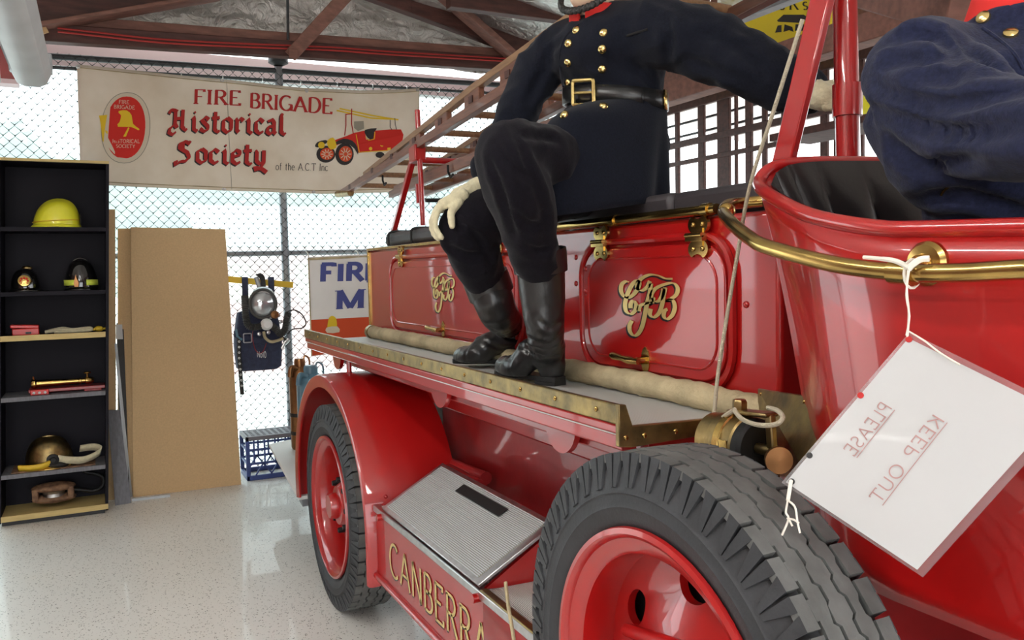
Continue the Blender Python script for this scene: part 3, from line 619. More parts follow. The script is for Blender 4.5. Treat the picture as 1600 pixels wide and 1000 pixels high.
# ---- wheels
def wheel(xc, y0, zc, R, name, npitch, hub, yw=1.0, rs_=1.0):
    k = R/.455; ky = k*yw; kr = k*rs_
    P = lambda th, r, y: V3((xc+k*r*math.cos(th), y0+ky*y, zc+k*r*math.sin(th)))
    prof = [(.296, .035), (.312, .018), (.335, .006), (.352, .002), (.355, -.001), (.359, .001), (.378, .000), (.381, -.003), (.385, .001), (.405, .006), (.424, .013), (.436, .024), (.441, .04), (.4415, .10), (.441, .16), (.436, .176), (.406, .198), (.345, .196), (.312, .182), (.296, .165)]
    ty = MB().lathe([(r*k, y*ky) for r, y in prof], (xc, y0, zc), (0, 1, 0), 96).build(name, 'tyre', eng)
    # tread: two shoulder bands with T-slots, two zigzag ribs
    N = npitch; p = 2*math.pi/N; RT, RB = .455, .438; mb = MB()
    def band(poly):
        for i in range(N):
            o = len(mb.v); n = len(poly)
            mb.v += [tuple(P((i+t)*p, RT-.05*(y-.10)**2/.01*.06, y)) for t, y in poly]+[tuple(P((i+t)*p, RB, y)) for t, y in poly]
            mb.f += [tuple(o+j for j in range(n))]+[(o+j, o+(j+1) % n, o+n+(j+1) % n, o+n+j) for j in range(n)]
    s, h = .07, .24
    zz = [(1, .078), (.55, .078), (.45, .070), (0, .070)]
    near = [(s, .012), (1-s, .012), (1-s, .040), (1-h, .040), (1-h, .046), (1, .046)]+zz+[(0, .046), (h, .046), (h, .040), (s, .040)]
    def conv(poly): return poly
    # split the concave outline into convex strips
    for q in ([(s, .012), (1-s, .012), (1-s, .040), (s, .040)], [(h, .040), (1-h, .040), (1-h, .046), (h, .046)],
              [(0, .046), (1, .046), (1, .076), (.62, .076)], [(0, .046), (.62, .076), (.5, .068), (.1, .068), (0, .076)],
              [(0, .083), (.1, .075), (.5, .075), (.62, .083), (1, .083), (1, .108), (.75, .108), (.62, .116), (.2, .116), (.08, .108), (0, .108)],
              [(0, .115), (.08, .115), (.2, .123), (.62, .123), (.75, .115), (1, .115), (1, .148), (.6, .148), (.45, .141), (.12, .141), (0, .148)],
              [(s, .155), (1-s, .155), (1-s, .188), (s, .188)]):
        band(q)
    # the flat bands have straight edges; shoulder lugs run down the sidewall
    mb.build('tread', 'tread', ty, smooth=False, kind='stuff')
    lg = MB()
    for i in range(N):
        for (t0, t1, b0, b1) in ((.06, .47, .02, .20), (.53, .94, .80, .98)):
            for side in (0, 1):
                f = (lambda y: y) if side == 0 else (lambda y: .20-y)
                top = [P((i+t0)*p, .4535, f(.012)), P((i+t1)*p, .4535, f(.012))]; bot = [P((i+b1)*p, .392, f(-.001)), P((i+b0)*p, .392, f(-.001))]
                tb = [P((i+t0)*p, .438, f(.028)), P((i+t1)*p, .438, f(.028))]; bb = [P((i+b1)*p, .388, f(.012)), P((i+b0)*p, .388, f(.012))]
                q = top+bot+tb+bb
                lg.add(q, [(0, 1, 2, 3), (4, 7, 6, 5), (0, 4, 5, 1), (1, 5, 6, 2), (2, 6, 7, 3), (3, 7, 4, 0)])
    lg.build('shoulder_lugs', 'tyre', ty, smooth=False, kind='stuff')
    # red steel rim and disc with hand holes
    rim = [(.300, .03), (.316, .010), (.314, .002), (.304, .000), (.297, .006), (.294, .016), (.270, .026), (.264, .034), (.262, .12), (.268, .15), (.300, .165)]
    rm = MB().lathe([(r*kr, y*ky) for r, y in rim], (xc, y0, zc), (0, 1, 0), 96).build(name.replace('tyre', 'wheel'), 'red', eng)
    mb = MB(); nh = 6; ro, ri, n4 = .264, .135, 8
    P = lambda th, r, y: V3((xc+kr*r*math.cos(th), y0+ky*y, zc+kr*r*math.sin(th)))
    yd = lambda r: .118-.045*max(0, (.20-r)/.1)**1.3 if r < .20 else .118
    for q in range(nh):
        a0, a1 = 2*math.pi*q/nh, 2*math.pi*(q+1)/nh; am = (a0+a1)/2
        loop = [(ro, a0+(a1-a0)*i/n4) for i in range(n4)]+[(ro+(ri-ro)*i/n4, a1) for i in range(n4)]+[(ri, a1+(a0-a1)*i/n4) for i in range(n4)]+[(ri+(ro-ri)*i/n4, a0) for i in range(n4)]
        L = len(loop); hole = []
        for (r, a) in loop:
            t = math.atan2((a-am)*.2, r-.203); hole.append((.203+.030*math.cos(t), am+.20*math.sin(t)))
        o = len(mb.v)
        mb.v += [tuple(P(a, r, yd(r))) for r, a in loop]+[tuple(P(a, r, yd(r))) for r, a in hole]+[tuple(P(a, r, yd(r)+.02)) for r, a in hole]
        for i in range(L):
            j = (i+1) % L; mb.f += [(o+i, o+j, o+L+j, o+L+i), (o+L+i, o+L+j, o+2*L+j, o+2*L+i)]
    mb.lathe([(ri*kr, yd(ri)*ky), (.10*kr, .07*ky), (.085*kr, .045*ky), (.07*kr, .040*ky), (.0, .040*ky)], (xc, y0, zc), (0, 1, 0), 48)
    mb.build('disc', 'red', rm, merge=True)
    if hub:
        for q in range(8):
            a = 2*math.pi*q/8; c = P(a, .115, .075)
            MB().lathe([(.0, -.03), (.011, -.03), (.013, -.022), (.013, 0)], c, (0, 1, 0), 6).build('wheel_nut', 'iron', rm)
        MB().lathe([(0, -.04), (.05, -.04), (.058, -.02), (.058, .05)], P(0, 0, .045), (0, 1, 0), 24).build('hub_cap', 'red', rm)
    MB().lathe([(.262*kr, .16*ky), (.0, .165*ky)], (xc, y0, zc), (0, 1, 0), 40).build('back_plate', 'black', rm)
    return ty, rm
wheel(-3.625, .872, .452, .452, 'rear_tyre', 46, True)
SX, SY, SZ = -1.078, .768, .762
wheel(SX, SY, SZ, .419, 'spare_tyre', 48, False, .88, 1.012)
MB().tube([at(980, 984, y=.85), at(1100, 1024, y=.76)], .0125, 12).build('clamp_rod', 'red', eng)
# ---- rear fender
fc = V3((-3.62, 0, .452)); FR = .565
def fender():
    mb = MB(); n = 40; a0, a1 = math.radians(-15), math.radians(190)
    prof = [(.515, .869), (.555, .862), (.566, .866), (.571, .879), (.571, 1.245), (.566, 1.245), (.566, .884), (.552, .872), (.515, .876)]
    for i in range(n+1):
        a = a0+(a1-a0)*i/n; ex = 1.0+.02*math.sin(a)
        for r, y in prof:
            if r < .52: r += .030*max(0, min(1, (math.radians(75)-a)/math.radians(75)))
            mb.v.append((fc.x+r*(math.cos(a) if a > 0 else 1)*1.11, y, max(fc.z+r*math.sin(a)*1.03, .16)))
    k = len(prof)
    for i in range(n):
        for j in range(k): mb.f.append((i*k+j, i*k+(j+1) % k, (i+1)*k+(j+1) % k, (i+1)*k+j))
    return mb
MB.fender = fender
fender().build('rear_fender', 'red', eng)
for px, py in ((600, 733), (662, 724)):
    a = math.radians(18 if px < 640 else 20); yy = .95 if px < 640 else 1.08
    MB().ball((fc.x+.572*1.11*math.cos(a), yy, fc.z+.575*math.sin(a)), .008, nu=8, nv=6).build('rivet', 'red', eng)
# ---- side step locker with sloping ribbed lid
SYF = .90
xl, xr = -2.985, at(752, 925, y=SYF).x
zt_ = at(660, 850, y=SYF).z
zb_ = at(640, 952, y=SYF).z
MB().box((xl, SYF, zb_), (-1.62, 1.28, zt_-.012)).build('step_locker', 'red', eng, bevel=.006)
MB().tube([(xl-.01, SYF-.004, zb_+.004), (-1.3, SYF-.004, zb_+.004)], .013, 10).build('step_bead', 'red', eng)
MB().box((xl, SYF-.012, zt_-.016), (-1.5, SYF+.012, zt_+.008)).build('step_edge', 'steel', eng, bevel=.003)
MB().box((xl, SYF+.012, zt_-.012), (xr+.02, 1.28, zt_-.002)).build('step_plate', 'ribbed', eng, smooth=False)
x0 = at(600, 800, y=SYF).x
bk = at(695, 727, x=x0+.02)
f0, f1 = V3((x0, SYF-.004, zt_+.012)), V3((xr, SYF-.004, zt_+.012)); b0, b1 = V3((x0+.01, bk.y, bk.z)), V3((xr+.01, bk.y, bk.z))
nr = (f1-f0).cross(b0-f0).normalized(); nr = nr if nr.z > 0 else -nr
lid = MB().prism([f0, f1, b1, b0], nr*.010).build('step_lid', 'steel', eng, bevel=.002)
lp = lambda u, v, h: f0.lerp(f1, u).lerp(b0.lerp(b1, u), v)+nr*h
mb = MB(); nrib = 40                            # raised ribs along the lid
for i in range(nrib):
    v0 = .055+.89*i/nrib; v1 = v0+.89/nrib*.55; q = [lp(.035, v0, .0115), lp(.965, v0, .0115), lp(.965, v1, .0115), lp(.035, v1, .0115)]
    mb.prism(q, nr*.0035)
mb.build('lid_rib', 'roofwhite', lid, smooth=False, kind='stuff')
MB().prism([lp(.035, .055, .010), lp(.965, .055, .010), lp(.965, .945, .010), lp(.035, .945, .010)], nr*.0012).build('lid_sheet', 'print_grey', lid, smooth=False)
MB().prism([lp(.34, .72, .016), lp(.74, .72, .016), lp(.74, .86, .016), lp(.34, .86, .016)], nr*.004).build('lid_plate', 'iron', lid, bevel=.002)
MB().prism([f0+V3((0, .02, -.01)), b0+V3((0, 0, -.01)), V3((b0.x, b0.y, zt_-.02)), ], (.012, 0, 0)).build('lid_cheek', 'red', eng, smooth=False)
MB().prism([f1+V3((-.02, .02, -.01)), b1+V3((-.02, 0, -.01)), V3((b1.x-.02, b1.y, zt_-.02)), ], (.012, 0, 0)).build('lid_cheek', 'red', eng, smooth=False)
for x in (x0+.0, xr-.0): MB().lathe([(0, -.01), (.013, -.01), (.013, .012), (0, .012)], (x, SYF-.018, zt_-.014), (0, 1, 0), 14).build('lid_catch', 'red', eng)
# running board beyond the lid and the steel tube around the spare wheel well
MB().box((xr+.02, SYF+.012, zt_-.03), (-1.42, 1.28, zt_-.012)).build('running_board', 'ribbed', eng, smooth=False)
wt = [at(px, py, z=zt_+.012) for px, py in ((832, 915), (812, 920), (800, 930), (812, 945), (850, 978), (900, 1020))]
wt = [V3((-1.555, 1.10, zt_+.015)), V3((-1.57, 1.0, zt_+.015)), V3((-1.575, .90, zt_+.015)), V3((-1.55, .83, zt_+.012)), V3((-1.48, .755, zt_+.005)), V3((-1.36, .722, zt_-.0)), V3((-1.0, .715, zt_-.0)), V3((-.5, .715, zt_))]
MB().tube(smoothpath(wt, 8), .022, 12).build('well_tube', 'steel', eng)
wl = [(-2.0, SYF-.004), (-1.60, SYF-.004), (-1.555, .86), (-1.50, .79), (-1.42, .735), (-1.30, .712), (-.5, .708)]
mb = MB()
for (xa_, ya_), (xb_, yb_) in zip(wl, wl[1:]): mb.add([(xa_, ya_, zb_), (xb_, yb_, zb_), (xb_, yb_, zt_-.012), (xa_, ya_, zt_-.012)], [(0, 1, 2, 3)])
mb.build('well_side', 'red', eng, solid=.010, merge=True)
MB().box((-1.66, .93, zt_-.016), (-1.40, 1.28, zt_-.002)).build('running_board', 'ribbed', eng, smooth=False)
MB().box((xr+.01, SYF+.010, zt_-.010), (-1.60, 1.28, zt_+.002)).build('running_board', 'ribbed', eng, smooth=False)
MB().box((xr+.01, SYF-.010, zt_-.014), (-1.58, SYF+.014, zt_+.012)).build('board_edge', 'brass_dull', eng, bevel=.003)
MB().tube(smoothpath([at(790, 910, y=.86), at(794, 945, y=.84), at(803, 1000, y=.80), at(808, 1040, y=.78)], 6), .0045, 8).build('control_rod', 'cream', eng)
# gold CANBERRA lettering
for nm, mt, dx, dz, dy in (('lettering_shadow', 'black', -.006, -.007, -.0012), ('lettering', 'goldleaf', 0, 0, -.0026)):
    mb = MB(); p0, p1 = at(611, 893, y=SYF), at(770, 1030, y=SYF)
    lz0 = (p0.z+at(672, 948, y=SYF).z)/2
    hgt = at(611, 858, y=SYF).z-at(611, 893, y=SYF).z
    z0 = zb_+.062
    text(mb, 'CANBERRA', planeline((p0.x+dx, SYF+dy, z0+dz), (at(765, 1000, y=SYF).x+dx, SYF+dy, z0+dz), (0, 0, .118)), .13, .075, .1, 0, .22)
    mb.build(nm, mt, eng, smooth=False)
# ---- cab tub
rim_px = [(1560, 257, -1.20), (1400, 254, -1.25), (1300, 253, -1.275), (1232, 256, -1.285), (1200, 266, -1.29), (1186, 287, 1.19), (1200, 303, 1.125), (1250, 330, 1.06), (1300, 345, 1.04), (1380, 357, 1.03), (1450, 358, 1.03), (1600, 355, 1.03), (1850, 352, 1.03)]
rimp = smoothpath([at(a, b, y=c) if c > 0 else at(a, b, x=c) for a, b, c in rim_px], 6)
K = len(rimp); ctr = V3((-.45, 1.75, 1.5))
cap_i = min(range(K), key=lambda i: (rimp[i]-at(1186, 287, y=1.19)).length)
def tubrow(f, inset=0):
    out = []
    for i, p in enumerate(rimp):
        q = p.copy(); back = max(0, min(1, (-.80-p.x)/.42))
        q.z = p.z-f*(p.z-.985); q.x += back*(.17*f**.8); dirc = V3((ctr.x-p.x, ctr.y-p.y, 0)).normalized(); q += dirc*inset
        q.y -= .015*math.sin(math.pi*min(1, f*1.2))*(1-back)
        out.append(q)
    return out
mb = MB(); rows = [tubrow(f) for f in np.linspace(0.012, 1, 16)]
for r in rows: mb.v += [tuple(p) for p in r]
for j in range(len(rows)-1):
    for i in range(K-1): mb.f.append((j*K+i, j*K+i+1, (j+1)*K+i+1, (j+1)*K+i))
mb.build('cab_side', 'red', eng, solid=.008)
MB().tube(rimp, .0125, 12).build('cab_rim', 'redrail', eng)
# leather lining, pleated
def lining(u, v):
    i = u*(K-1); a = int(min(i, K-2)); p = rimp[a].lerp(rimp[a+1], i-a)
    dirc = V3((ctr.x-p.x, ctr.y-p.y, 0)).normalized()
    arcl = u*14; pl = .022*abs(math.sin(arcl*math.pi))**.6
    bulge = .018+(.035+pl)*math.sin(min(1, v*1.25+.08)*math.pi*.55)+.035*v
    return p+dirc*bulge+V3((0, 0, -.0-.34*v+.012*math.sin(v*3.1)))
MB().grid(lining, 168, 14).build('seat_lining', 'seat', eng, ang=60)
MB().box((-1.05, 1.12, .95), (.3, 2.5, 1.25)).build('seat_base', 'seat', eng, bevel=.03)
# brass grab rail around the cab
rail = [at(1192, 314, y=1.30), at(1160, 317, y=1.27), at(1138, 320, y=1.22), at(1131, 332, y=1.13), at(1145, 350, y=1.04), at(1172, 372, y=.995), at(1200, 386, y=.975), at(1300, 412, y=.965), at(1400, 425, y=.965), at(1500, 426, y=.965), at(1600, 421, y=.965), at(1800, 414, y=.965)]
MB().tube(smoothpath(rail, 7), .0125, 14).build('grab_rail', 'brass', eng)
c = at(1412, 426, y=.965); dr = (at(1430, 427, y=.965)-at(1390, 424, y=.965)).normalized()
MB().tube([c-dr*.018, c+dr*.018], .0165, 14).build('rail_collar', 'brass', eng)
c = at(1135, 330, y=1.14); MB().ball(c, .018, nu=14, nv=10).build('rail_elbow', 'brass', eng)
rs = at(1450, 412, y=1.02)
MB().lathe([(0, -.022), (.012, -.022), (.014, -.012), (.026, -.010), (.031, -.004), (.031, .004)], rs, (0, 1, 0), 28).tube([rs+V3((0, -.02, 0)), V3((rs.x, .965, rs.z-.012))], .010, 10).build('rail_boss', 'brass', eng)
for px, py in ((1215, 322), (1222, 330)):
    p = at(px, py, y=1.10); MB().ball(p, .004, nu=8, nv=6).build('screw', 'brass', eng)
# ---- pump inlet with blank cap
pc = at(1184, 700, y=1.07); axd = V3((1, .04, 0)).normalized()
upv = V3((0, 0, 1)); sdv = axd.cross(upv)
MB().lathe([(.050, -.115), (.050, -.085), (.056, -.080), (.056, -.020), (.050, -.014), (.050, -.004)], pc, axd, 36).build('pump_inlet', 'brass_dull', eng)
MB().lathe([(.052, -.020), (.054, -.012), (.053, -.002), (.047, .004), (.045, -.001), (.0, -.003)], pc, axd, 36).build('inlet_cap', 'iron', eng)
MB().lathe([(.0565, -.060), (.060, -.058), (.060, -.044), (.0565, -.042)], pc, axd, 36).build('inlet_ring', 'brass', eng)
MB().bar(pc+axd*.030+upv*.066, pc+axd*.042-upv*.075, .014, .016, axd).build('cap_bar', 'brass_dull', eng, bevel=.003)
MB().tube([pc+axd*.0, pc+axd*.034], .010, 10).build('cap_stud', 'brass_dull', eng)
MB().lathe([(0, .0), (.008, .0), (.009, .020), (.024, .024), (.024, .034), (0, .036)], pc+axd*.040-upv*.008, (axd*.8+sdv*.5).normalized(), 22).build('cap_knob', 'copper', eng)
MB().bar(pc-axd*.065+upv*.060, pc+axd*.036+upv*.066, .034, .008, upv).build('inlet_strap', 'brass_dull', eng, bevel=.003)
MB().lathe([(0, .022), (.012, .022), (.014, .018), (.014, 0)], pc-axd*.045+upv*.062, upv, 6).build('strap_bolt', 'brass_dull', eng)
MB().box(pc-axd*.055+sdv*.054-upv*.012, pc-axd*.022+sdv*.058+upv*.016).build('maker_plate', 'brass', eng, bevel=.001)
# brass mounting plate
pl = [at(1184, 608, y=1.24), at(1262, 620, y=1.16), at(1296, 665, y=1.10), at(1262, 745, y=1.06), at(1185, 745, y=1.2)]
MB().prism(pl, (-.006, .010, 0)).build('mounting_plate', 'brass_dull', eng, smooth=False)
for px, py, yy in ((1190, 616, 1.236), (1258, 628, 1.165)):
    p = at(px, py, y=yy-.006); MB().ball(p, .005, nu=8, nv=6).build('screw', 'brass', eng)
# ---- ladder gantries
g0, g1 = at(661, 352, y=1.45), at(652, 172, y=1.45)
MB().tube([g0, g1], .0135, 12).build('rear_gantry_post', 'redrail', eng)
p = at(657, 318, y=1.45); q = at(655, 288, y=1.45); MB().tube([p, q], .0215, 12).build('gantry_sleeve', 'redrail', eng)
b0_, b1_ = at(615, 362, y=1.45), at(646, 246, y=1.45)
MB().bar(b0_, b1_, .028, .028).build('rear_gantry_brace', 'redrail', eng, bevel=.004)
p = at(652, 241, y=1.45); MB().obox(p, (.045, 0, .004), (0, .03, 0), (0, 0, .040)).build('gantry_clamp', 'redrail', eng, bevel=.006)
MB().tube([at(665, 313, y=1.45), V3((at(665, 313, y=1.45).x, 2.4, at(665, 313, y=1.45).z+.02))], .010, 10).build('gantry_crossbar', 'iron', eng)
p = at(654, 205, y=1.45); MB().tube([p+V3((0, 0, -.14)), V3((p.x, 2.4, p.z-.14))], .016, 10).build('gantry_crossbar', 'redrail', eng)
MB().tube([V3((g0.x, 2.4, g0.z)), V3((g1.x, 2.4, g1.z))], .0135, 10).build('rear_gantry_post', 'redrail', eng)
f0_, f1_ = at(1326, 275, y=1.53), at(1318, -90, y=1.53)
MB().tube([f0_, f1_], .0265, 18).build('front_gantry_post', 'redrail', eng)
MB().tube([at(1324, 182, y=1.53), at(1324, 132, y=1.53)], .0325, 18).build('gantry_sleeve', 'redrail', eng)
MB().bar(at(1216, 290, y=1.42), at(1306, -90, y=1.46), .020, .058, (1, 0, 0)).build('front_gantry_brace', 'redrail', eng, bevel=.004)
# ---- tail step
zs = .36
tp = [at(420, 694, z=zs), at(452, 687, z=zs), V3((-5.4, 2.6, zs)), V3((-4.22, 2.6, zs)), at(466, 776, z=zs)]
MB().prism(tp, (0, 0, -.02)).build('tail_step', 'white', eng, bevel=.004)
MB().prism([p_+V3((.0, .02, -.02)) for p_ in tp], (0, 0, -.035)).build('tail_frame', 'galv', eng, smooth=False)
# ================================================================== THINGS ON AND AROUND THE ENGINE
# ---- long cream hose on the bench
hp = [V3((BL_+.10, 1.262, BZ+.033)), V3((-3.4, 1.264, BZ+.033)), V3((-2.4, 1.264, BZ+.033)), V3((-1.6, 1.262, BZ+.031)), V3((-1.2, 1.25, BZ+.02))]
hp = smoothpath(hp, 24); hr = [.031+.002*math.sin(i*2.3)+.0015*math.sin(i*.7) for i in range(len(hp))]
hose = thing('suction_hose', 'long worn cream canvas-covered hose lying along the bench', 'hose', tuple(hp[0]))
MB().tube(hp, hr, 20).build('hose_body', 'cream', hose)
for q in (hp[1], hp[-2]):
    MB().tube([q-V3((.02, 0, 0)), q+V3((.02, 0, 0))], .035, 20).build('end_band', 'brass_dull', hose)
# ---- cushions on the body top
cu = thing('seat_cushion', 'long dark vinyl cushion under the seated fireman', 'cushion', (-1.8, 1.6, ZT))
MB().box((-2.5, 1.335, ZT), (-1.75, 1.85, ZT+.062)).build('pad', 'cushion', cu, bevel=.018)
MB().box((-1.745, 1.335, ZT), (-1.34, 1.85, ZT+.060)).build('pad', 'cushion', cu, bevel=.018)
xa = at(606, 372, y=1.36).x
ru = thing('rolled_cover', 'grey rolled cover strapped on the rear of the body', 'cover', (xa+.4, 1.5, ZT))
rb = MB().box((xa, 1.34, ZT), (xa+1.0, 1.62, ZT+.075)).build('roll', 'cushion', ru, bevel=.026)
for x in (xa+.10, xa+.44): MB().tube([(x, 1.335+.145+.15*c_, ZT+.038+.042*s_) for c_, s_ in [(math.copysign(abs(math.cos(t))**.35, math.cos(t)), math.copysign(abs(math.sin(t))**.35, math.sin(t))) for t in np.linspace(0, 2*math.pi, 33)[:-1]]], .006, 6, closed=True).build('strap', 'strap', ru)
# ---- the wooden ladder on the gantries
la = thing('ladder', 'long varnished wooden trussed ladder lying over the engine', 'ladder', at(535, 300, y=1.45))
e0, e1 = V3((-5.35, 0, 1.990)), V3((-.9, 0, 2.345)); dl = (e1-e0)
def zlo(x): return 1.982+(x+5.30)*.0745
def zup(x): return 2.012+(x+5.36)*.1150 if x < -3.2 else 2.260+(x+3.2)*.086
def stringer(yy):
    xs = list(np.linspace(-5.34, -.9, 26))
    mb = MB()
    for (fn, th, wd, m, nm, xst) in ((zup, .030, .034, 'ladder_lt', 'upper_rail', -4.85), (zlo, .040, .036, 'ladder', 'lower_rail', -5.34)):
        mb = MB(); L = [x for x in xs if x >= xst]
        for a_, b_ in zip(L, L[1:]):
            s_ = 1 if fn is zlo else -1
            z0, z1 = fn(a_), fn(b_)
            mb.add([(a_, yy-wd/2, z0), (b_, yy-wd/2, z1), (b_, yy-wd/2, z1+s_*th), (a_, yy-wd/2, z0+s_*th), (a_, yy+wd/2, z0), (b_, yy+wd/2, z1), (b_, yy+wd/2, z1+s_*th), (a_, yy+wd/2, z0+s_*th)],
                   [(0, 1, 2, 3), (7, 6, 5, 4), (0, 4, 5, 1), (3, 2, 6, 7)]+([(0, 3, 7, 4)] if a_ == L[0] else [])+([(1, 5, 6, 2)] if b_ == L[-1] else []))
        mb.build(nm, m, la, merge=True, smooth=False, bevel=.003)
    x = -5.30
    while x < -1.1:
        w_ = .40 if x < -5.0 else .15
        x1 = x+w_
        MB().add([(x, yy-.014, zlo(x)+.01), (x1, yy-.014, zlo(x1)+.01), (x1, yy-.014, zup(x1)-.005), (x, yy-.014, zup(x)-.005), (x, yy+.014, zlo(x)+.01), (x1, yy+.014, zlo(x1)+.01), (x1, yy+.014, zup(x1)-.005), (x, yy+.014, zup(x)-.005)],
                 [(0, 1, 2, 3), (7, 6, 5, 4), (0, 4, 5, 1), (3, 2, 6, 7), (0, 3, 7, 4), (1, 5, 6, 2)]).build('spacer_block', 'ladder', la, smooth=False, bevel=.004)
        xm = x+w_/2; MB().box((xm-.02, yy-.019, (zlo(xm)+zup(xm))/2-.014), (xm+.02, yy-.012, (zlo(xm)+zup(xm))/2+.014)).build('wedge', 'timber', la)
        x += w_+.20
stringer(1.45); stringer(1.78)
for x in np.arange(-5.0, -1.0, .33):
    MB().tube([(x, 1.45, (zlo(x)*.7+zup(x)*.3)), (x, 1.78, (zlo(x)*.7+zup(x)*.3))], .015, 10).build('rung', 'ladder_lt', la)
MB().tube([at(531, 302, y=1.45)+V3((-.01, -.012, -.005)), at(548, 301, y=1.45)], .022, 12).build('tip_ferrule', 'brass_dull', la)
for px, py in ((598, 282), (700, 268)):
    p = at(px, py, y=1.5); MB().tube([p+V3((0, 0, .03)), p, p+V3((.03, 0, -.03)), p+V3((.06, 0, -.02))], .006, 8).build('hook', 'iron', la)
# inner extension section, seen below the mannequin's arm
l2 = thing('extension_ladder', 'second narrower ladder section stowed beneath the top ladder', 'ladder', (-3.9, 1.75, 1.98))
for yy in (1.53, 1.70):
    MB().bar((-4.5, yy, 1.940), (-2.6, yy, 2.012), .03, .055).build('rail', 'ladder', l2, bevel=.004)
for x in np.arange(-4.35, -2.65, .30): MB().tube([(x, 1.53, 1.940+(x+4.5)*.038), (x, 1.70, 1.940+(x+4.5)*.038)], .013, 8).build('rung', 'ladder_lt', l2)
# ---- rope from the gantry to the pump inlet
rp = [at(1254, 30, y=1.27), at(1213, 160, y=1.26), at(1172, 290, y=1.25), at(1152, 400, y=1.235), at(1135, 500, y=1.2), at(1120, 600, y=1.16), at(1112, 706, y=1.11)]
tag(MB().tube(smoothpath(rp, 8), .0042, 8).build('rope', 'rope'), 'pale cotton rope hanging from the front gantry past the locker door', 'rope')
lp_ = [pc-axd*.05+upv*.083, pc-axd*.0+upv*.055+sdv*.05, pc+axd*.04+upv*.045+sdv*.01, pc+axd*.05+upv*.065-sdv*.05, pc+axd*.02+upv*.082-sdv*.06]
lp_ = [at(1148, 642, y=1.02), at(1160, 655, y=1.0), at(1185, 664, y=.99), at(1212, 663, y=.99), at(1223, 652, y=1.0), at(1214, 641, y=1.03), at(1200, 637, y=1.06)]
tag(MB().tube(smoothpath(lp_, 8), .0042, 8).build('rope_loop', 'rope'), 'loop of pale rope around the brass pump inlet', 'rope')
lq = [at(1148, 640, y=1.03), at(1128, 655, y=1.05), at(1118, 680, y=1.07), at(1120, 712, y=1.08)]
tag(MB().tube(smoothpath(lq, 8), .0045, 8).build('rope_tail', 'rope'), 'short rope tail hanging behind the pump inlet', 'rope')
# ---- KEEP OUT sheet
s_t, s_l, s_b = at(1421, 519, y=.945), at(1221, 754, y=.815), at(1442, 902, y=.875)
s_r = s_t+s_b-s_l
sn = (s_l-s_t).cross(s_r-s_t).normalized(); sn = sn if sn.dot(V3((0, -1, 0))) > 0 else -sn
ksn = thing('notice_sheet', 'white laminated notice seen from behind with mirrored PLEASE KEEP OUT', 'notice', tuple(s_b))
sp = lambda u, v, h=0: s_t+(s_l-s_t)*u+(s_r-s_t)*v+sn*h+sn*(.010*math.sin(u*3.1)*math.sin(v*3.1))
MB().grid(lambda u, v: sp(u, v), 14, 14).build('laminate', 'clear', ksn)
MB().grid(lambda u, v: sp(.03+.955*u, .022+.93*v, .0012), 14, 14).build('paper', 'paper', ksn)
def sheet_at(px, py):
    r = (at(px, py, d=1.0)-V3(CAM)); t = (s_t-V3(CAM)).dot(sn)/r.dot(sn); q = V3(CAM)+r*t-s_t
    a, b = s_l-s_t, s_r-s_t; aa, ab, bb, qa, qb = a.dot(a), a.dot(b), b.dot(b), q.dot(a), q.dot(b); D = aa*bb-ab*ab
    return (qa*bb-qb*ab)/D, (qb*aa-qa*ab)/D
mb = MB()
for word, pr, pl_, h in (('PLEASE', (1396, 640), (1337, 714), (12, 12)), ('KEEP OUT', (1478, 660), (1377, 788), (13, 13))):
    # mirrored: first letter at the upper right
    u0, v0 = sheet_at(*pr); u1, v1 = sheet_at(*pl_)
    uh, vh = sheet_at(pr[0]-18, pr[1]-11); hu, hv = uh-u0, vh-v0
    text(mb, word, lambda u, v: sp(u0+(u1-u0)*u+hu*v, v0+(v1-v0)*u+hv*v, .0022), .10, .10, 0, 0, .26)
    stroke(mb, [(0, -.22), (1, -.22)], lambda u, v: sp(u0+(u1-u0)*u+hu*v, v0+(v1-v0)*u+hv*v, .0022), .07, .07, 0)
mb.build('lettering', 'print_pink', ksn, smooth=False)
for u, v in ((.035, .03), (.40, .028), (.80, .028), (.965, .05)):
    MB().lathe([(0, .0026), (.0042, .0026), (.0042, 0)], sp(u, v), sn, 12).build('punch_hole', 'print_red' if u < .5 else 'black', ksn)
st = [at(1419, 420, y=.945), at(1417, 455, y=.94), at(1420, 490, y=.94), s_t+V3((0, -.004, -.008))]
strg = thing('string', 'white string tying the notice to the brass grab rail', 'string', tuple(s_t))
MB().tube(smoothpath(st, 6), .0014, 6).build('strand', 'string', strg)
MB().tube(smoothpath([at(1421, 420, y=.944), at(1416, 460, y=.94), at(1421, 494, y=.938), s_t+V3((0, -.006, -.004))], 6), .0012, 6).build('strand', 'string', strg)
MB().tube([at(1419, 428, y=.955)+V3((.0, .016*math.cos(t)+.008, .019*math.sin(t))) for t in np.linspace(0, 6.28, 15)], .002, 6).build('knot_loop', 'string', strg)
MB().tube(smoothpath([at(1423, 420, y=.945), at(1400, 408, y=.95), at(1375, 404, y=.955), at(1350, 402, y=.96)], 6), [.0035]*12+[.003]*7, 6).build('frayed_end', 'string', strg)
MB().tube(smoothpath([at(1420, 418, y=.945), at(1437, 406, y=.95), at(1452, 404, y=.955)], 6), .0045, 6).build('frayed_end', 'string', strg)
MB().tube(smoothpath([s_t+sn*.003, at(1445, 533, y=.945), at(1470, 552, y=.95), at(1500, 570, y=.955)], 6), .0012, 6).build('strand', 'string', strg)
dg = thing('string_tail', 'knotted white string dangling from the notice lower left corner', 'string', tuple(s_l))
k0 = sp(.962, .045, .004)
MB().tube([k0, at(1231, 782, y=.80)], .0026, 6).build('knot', 'string', dg)
